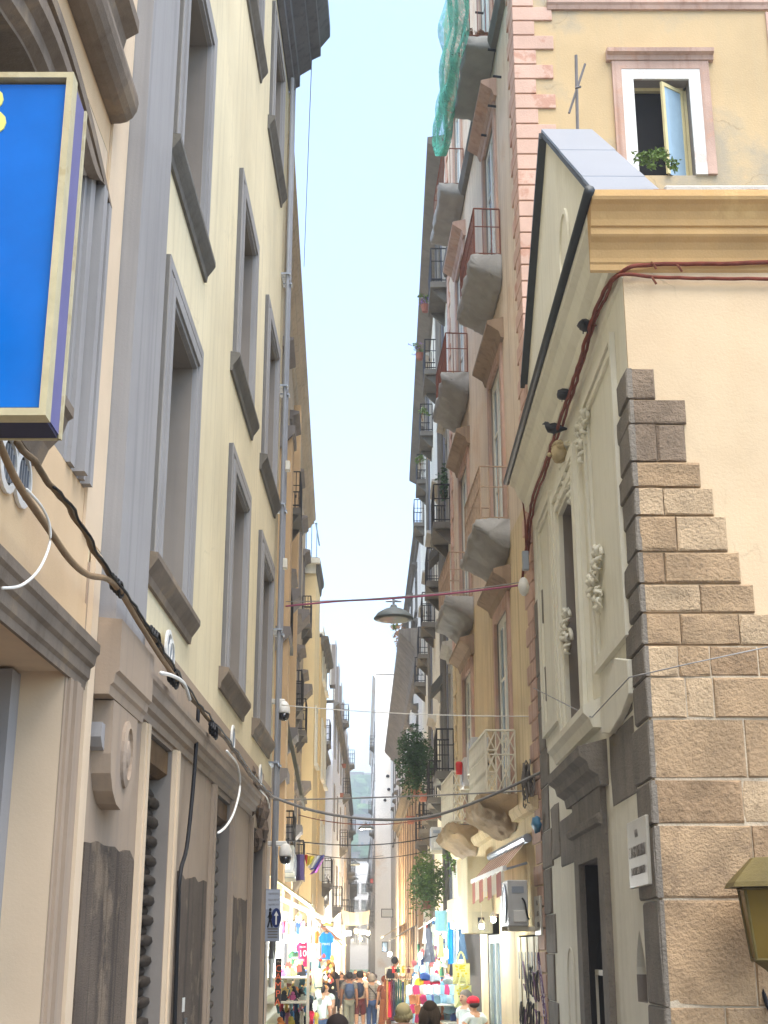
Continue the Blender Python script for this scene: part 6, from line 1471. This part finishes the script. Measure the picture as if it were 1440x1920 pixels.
    if stripes:
        tm = MATS.get('stripe_shirt') or mat('stripe_shirt', top, .8, .05, 1, 0)
        if 'stripe_done' not in MATS:
            MATS['stripe_done'] = 1; N = tm.node_tree.nodes; L_ = tm.node_tree.links
            wv = N.new('ShaderNodeTexWave'); wv.bands_direction = 'Z'; wv.inputs['Scale'].default_value = 6; ge = N.new('ShaderNodeNewGeometry'); L_.new(ge.outputs['Position'], wv.inputs[0])
            rp = N.new('ShaderNodeValToRGB'); rp.color_ramp.elements[0].color = lin(top) + (1,); rp.color_ramp.elements[1].color = lin(stripes) + (1,); L_.new(wv.outputs['Fac'], rp.inputs[0]); L_.new(rp.outputs[0], N['Principled BSDF'].inputs['Base Color'])
    for nm in 'LR':
        e_ = lerp('sho' + nm, 'elb' + nm, sleeve); ks += ['sho' + nm, e_]; es += [('neckb', 'sho' + nm), ('sho' + nm, e_)]; rs += [.048, .04]
    sub('shirt', ks, es, rs, tm)
    bm_ = fm(bot)
    if low in ('trousers', 'shorts'):
        ks = ['hip']; es = []; rs = [(.084, .066)]
        for nm in 'LR':
            ks += ['hp' + nm, 'kne' + nm]; es += [('hip', 'hp' + nm), ('hp' + nm, 'kne' + nm)]; rs += [.064, .05]
            if low == 'trousers': ks.append('ank' + nm); es.append(('kne' + nm, 'ank' + nm)); rs.append(.036)
        sub('trousers' if low == 'trousers' else 'shorts', ks, es, rs, bm_)
    else:
        m = MB(); zb_ = .06 if low == 'dress' else .3
        prof_ = [(.082, .6), (.088, .52), (.1, .4), (.12, .2), (.14, .06)] if low == 'dress' else [(.075, .6), (.088, .52), (.1, .42), (.108, .3)]
        m.lathe((0, 0, 0), prof_, 18)
        for v in m.v:
            t = math.atan2(v.y, v.x); k = 1 + .09 * math.sin(t * 6) * (1 - v.z / .6); v.x *= k; v.y *= k * .8
        d = m.done('skirt', bm_, None, smooth=True, loc=(0, 0, 0)); d.parent = o
    for nm in 'LR':
        m = MB(); a = V(J['ank' + nm]); b = V(J['toe' + nm]); m.tube([a + V((0, -.02, -.02)), a.lerp(b, .5) + V((0, 0, -.01)), b + V((0, .015, 0))], [.028, .027, .022], 8)
        d = m.done('shoe', fm((40, 38, 38) if low != 'shorts' else (90, 70, 56)), None, smooth=True, loc=(0, 0, 0)); d.parent = o
    hm = fm(hair, .9); c = V(J['head'])
    m = MB()
    m.ball(c + V((0, -.012, .012)), (.062, .066, .062), 14, 10, .08, px)
    if hs == 'cap':
        m = MB(); m.ball(c + V((0, -.002, .018)), (.064, .07, .05), 14, 8); m.tube([c + V((-.04, .05, .01)), c + V((0, .1, .005)), c + V((.04, .05, .01))], .01, 5)
    for v in list(m.v):
        if v.y > c.y + .028 and v.z < c.z + .03 and hs != 'cap': v.y = c.y + .028; v.x *= .95
    if hs == 'long':
        for k in range(11):
            a = -1.3 + 2.6 * k / 10; p0 = c + V((.05 * math.sin(a), -.045 * math.cos(a), .02)); m.tube([p0, p0 + V((.02 * math.sin(a), -.02, -.07)), p0 + V((.03 * math.sin(a * 1.5), -.018, -.15)), p0 + V((.025 * math.sin(a * 2), -.012, -.21))], [.022, .026, .024, .008], 6)
    if hs == 'bob':
        for k in range(9):
            a = -1.4 + 2.8 * k / 8; p0 = c + V((.05 * math.sin(a), -.04 * math.cos(a), .01)); m.tube([p0, p0 + V((.012 * math.sin(a), -.012, -.05)), p0 + V((.0, -.0, -.085))], [.022, .024, .008], 6)
    if hs == 'bun': m.ball(c + V((0, -.06, .03)), .03, 8, 6)
    d = m.done('cap' if hs == 'cap' else 'hair', hm, None, smooth=True, loc=(0, 0, 0)); d.parent = o
    if hs == 'cap':
        m = MB(); m.ball(c + V((0, -.02, -.012)), (.056, .052, .035), 12, 8); d = m.done('hair', fm((60, 50, 44), .9), None, smooth=True, loc=(0, 0, 0)); d.parent = o
    if face:
        for sd in (-1, 1):
            m = MB(); m.ball(c + V((sd * .02, .056, .004)), .007, 6, 5); d = m.done('eye', black, None, loc=(0, 0, 0)); d.parent = o
        m = MB(); m.tube([c + V((-.016, .053, -.034)), c + V((0, .058, -.036)), c + V((.016, .053, -.034))], .004, 4); d = m.done('mouth', fm((120, 60, 54)), None, loc=(0, 0, 0)); d.parent = o
    if pack:
        m = MB(); m.ball((0, -.1 + lean * .2, .7), (.085, .055, .125), 14, 10, .06, px); d = m.done('backpack', fm(pack), None, smooth=True, loc=(0, 0, 0)); d.parent = o
        m = MB(); m.ball((0, -.145 + lean * .2, .655), (.06, .025, .06), 12, 8); d = m.done('pack_pocket', fm(tuple(int(x * .8) for x in pack)), None, smooth=True, loc=(0, 0, 0)); d.parent = o
        for sd in (-1, 1):
            m = MB(); m.tube([(sd * .06, -.07, .79), (sd * .06, .0, .84), (sd * .055, .075, .76), (sd * .07, .0, .62)], .012, 5); d = m.done('shoulder_strap', fm(pack), None, loc=(0, 0, 0)); d.parent = o
    if strap:
        m = MB(); m.tube(smooth_path([(-.075, 0, .82), (-.03, -.075, .76), (.06, -.085, .66), (.1, -.03, .57), (.09, .05, .6), (.0, .085, .7), (-.075, .04, .81)], 4), .009, 5); d = m.done('bag_strap', fm(strap), None, loc=(0, 0, 0)); d.parent = o
        m = MB(); m.ball((.12, -.01, .52), (.03, .06, .05), 10, 8, .1, 2); d = m.done('shoulder_bag', fm(strap), None, smooth=True, loc=(0, 0, 0)); d.parent = o
    if bag:
        p = V(J['palmL']); m = MB(); m.box(p.x - .02, p.x + .02, p.y - .07, p.y + .07, p.z - .26, p.z - .06); m.tube([(p.x, p.y - .05, p.z - .06), (p.x, p.y, p.z + .0), (p.x, p.y + .05, p.z - .06)], .006, 4)
        d = m.done('carrier_bag', fm(bag), None, loc=(0, 0, 0)); d.parent = o
    return o
PI = math.pi
person(633, 1904, 14.5, 'dark-haired person whose head top shows at the bottom edge', 0, (70, 66, 64), hair=(44, 34, 30))
person(602, 1846, 35, 'man in white T-shirt and jeans seen from behind at the left stall', .2, (216, 224, 210), (66, 84, 112), tone=1, arms='down', stride=.02)
person(612, 1841, 37, 'bearded man in pale shirt facing the viewer at the left stall', PI - .5, (206, 220, 206), (190, 186, 150), face=True, arms='forward', stride=.02)
person(655, 1823, 49, 'walker in grey with a blue backpack and a patterned carrier bag', .1, (120, 116, 112), (130, 134, 122), pack=(64, 84, 120), bag=(206, 196, 170), hair=(36, 32, 32), tone=2)
person(675, 1821, 49.5, 'man in maroon shorts with a navy backpack', -.1, (226, 206, 180), (110, 44, 44), 'shorts', pack=(44, 52, 78), hair=(34, 30, 30), stride=.05)
person(697, 1826, 50, 'grey-haired woman in striped top and blue trousers with a shoulder bag', .05, (150, 146, 136), (70, 96, 142), stripes=(206, 200, 186), strap=(50, 44, 46), hair=(176, 168, 156), hs='bob', stride=.045)
person(721, 1830, 49, 'woman in a long rust-brown dress beside the clothes rack', .4, (138, 78, 56), (150, 92, 58), 'dress', hair=(120, 64, 40), hs='bun', stride=.02)
person(756, 1882, 20.5, 'fair-haired woman in beige top with a dark shoulder strap', .2, (206, 176, 140), (80, 80, 90), strap=(44, 44, 46), hair=(206, 190, 140), hs='bob', stride=.02)
person(806, 1878, 20.5, 'woman with long dark curly hair in front of the right stall', -.1, (190, 150, 110), (60, 60, 66), hair=(74, 60, 44), hs='long', stride=.02)
person(873, 1857, 26.8, 'grey-haired man facing the street under the lower tote bag', PI - .9, (206, 214, 206), (90, 90, 96), hair=(140, 130, 118), face=True, tone=0, stride=.02)
person(888, 1868, 25.0, 'man in white T-shirt and red cap by the shop door', .5, (220, 232, 232), (96, 100, 110), hair=(206, 44, 60), hs='cap', stride=.02, arms='bag')
person(621, 1804, 56, 'woman in short black dress by the golden trinkets', -.3, (40, 38, 38), (36, 34, 36), 'skirt', hair=(150, 110, 70), hs='long', stride=.02)
person(724, 1795, 60, 'person in black bending over the right-hand tables', -1.1, (34, 36, 42), (40, 40, 48), lean=.35, arms='forward', stride=.03)
crowd = [(632, 1788, 68, (30, 30, 32), 'in black at the left edge of the crowd'), (641, 1786, 72, (40, 36, 36), 'in dark shirt with hand raised, left in the crowd'), (649, 1792, 62, (36, 36, 40), 'in dark top near the gold display'), (658, 1782, 78, (70, 66, 64), 'in grey, middle of the crowd'), (664, 1790, 64, (196, 186, 176), 'in pale top behind the blue backpack'), (671, 1784, 75, (28, 28, 30), 'in black, middle of the crowd'), (678, 1788, 66, (150, 146, 140), 'in light grey behind the maroon shorts'), (684, 1780, 82, (210, 206, 206), 'in white shirt, right in the crowd'), (690, 1786, 70, (206, 196, 190), 'in cream shirt behind the striped top'), (698, 1782, 78, (170, 110, 100), 'in rose shirt, right in the crowd'), (703, 1790, 64, (226, 214, 196), 'in pale sleeveless top at the right edge of the crowd'), (637, 1780, 86, (60, 60, 66), 'far left in the crowd in slate shirt'), (652, 1776, 94, (90, 76, 66), 'far off in brown, left of centre'), (667, 1774, 100, (50, 46, 46), 'farthest off in dark brown, centre'), (679, 1775, 96, (110, 120, 140), 'far off in blue-grey, right of centre'), (692, 1776, 92, (44, 40, 40), 'far off in dark top, right')]
for k, (x, y, Y, c, lb) in enumerate(crowd):
    person(x, y, Y, 'person %s' % lb, [0, PI, .4, PI - .4][k % 4], c, [(40, 44, 60), (60, 56, 52), (90, 96, 110)][k % 3], ['trousers', 'shorts', 'trousers', 'skirt'][k % 4], [(36, 30, 28), (60, 44, 34), (90, 70, 50)][k % 3], ['short', 'long', 'short', 'bob'][k % 4], k % 3, .05, h=max(1.55, min(1.8, at(x, y, Y).z - gz(Y))), group='crowd in the distance')
# ================================================================ AIR
hz = bpy.data.materials.new('haze'); hz.use_nodes = True; t = hz.node_tree; t.nodes.remove(t.nodes['Principled BSDF'])
pv = t.nodes.new('ShaderNodeVolumePrincipled'); pv.inputs['Color'].default_value = (.93, .96, 1, 1); pv.inputs['Density'].default_value = .0014; pv.inputs['Anisotropy'].default_value = .3
t.links.new(pv.outputs[0], t.nodes['Material Output'].inputs['Volume'])
m = MB(); m.box(-2600, 2600, -100, 3600, -6, 130); o = m.done('haze', hz, None, loc=(0, 0, 0)); tag(o, 'pale summer haze filling the street and the distance', 'haze', kind='stuff')
import math,sys
F=2550.;HY=1785.;CX=720;CY=960;H=2.3
p=math.atan((HY-CY)/F);c,s=math.cos(p),math.sin(p)
def ray(x,y):
    a=(x-CX)/F;b=-(y-CY)/F
    return (a, c-b*s, s+b*c)
def onX(x,y,x0,k=0):   # plane X=x0+k*Y
    r=ray(x,y); t=x0/(r[0]-k*r[1]); return (round(r[0]*t,2),round(r[1]*t,2),round(H+r[2]*t,2))
def onY(x,y,Y):
    r=ray(x,y); t=Y/r[1]; return (round(r[0]*t,2),round(Y,2),round(H+r[2]*t,2))
def onZ(x,y,Z):
    r=ray(x,y); t=(Z-H)/r[2]; return (round(r[0]*t,2),round(r[1]*t,2),Z)
L=(-2.15,.01278); R=(2.49,-.0085)
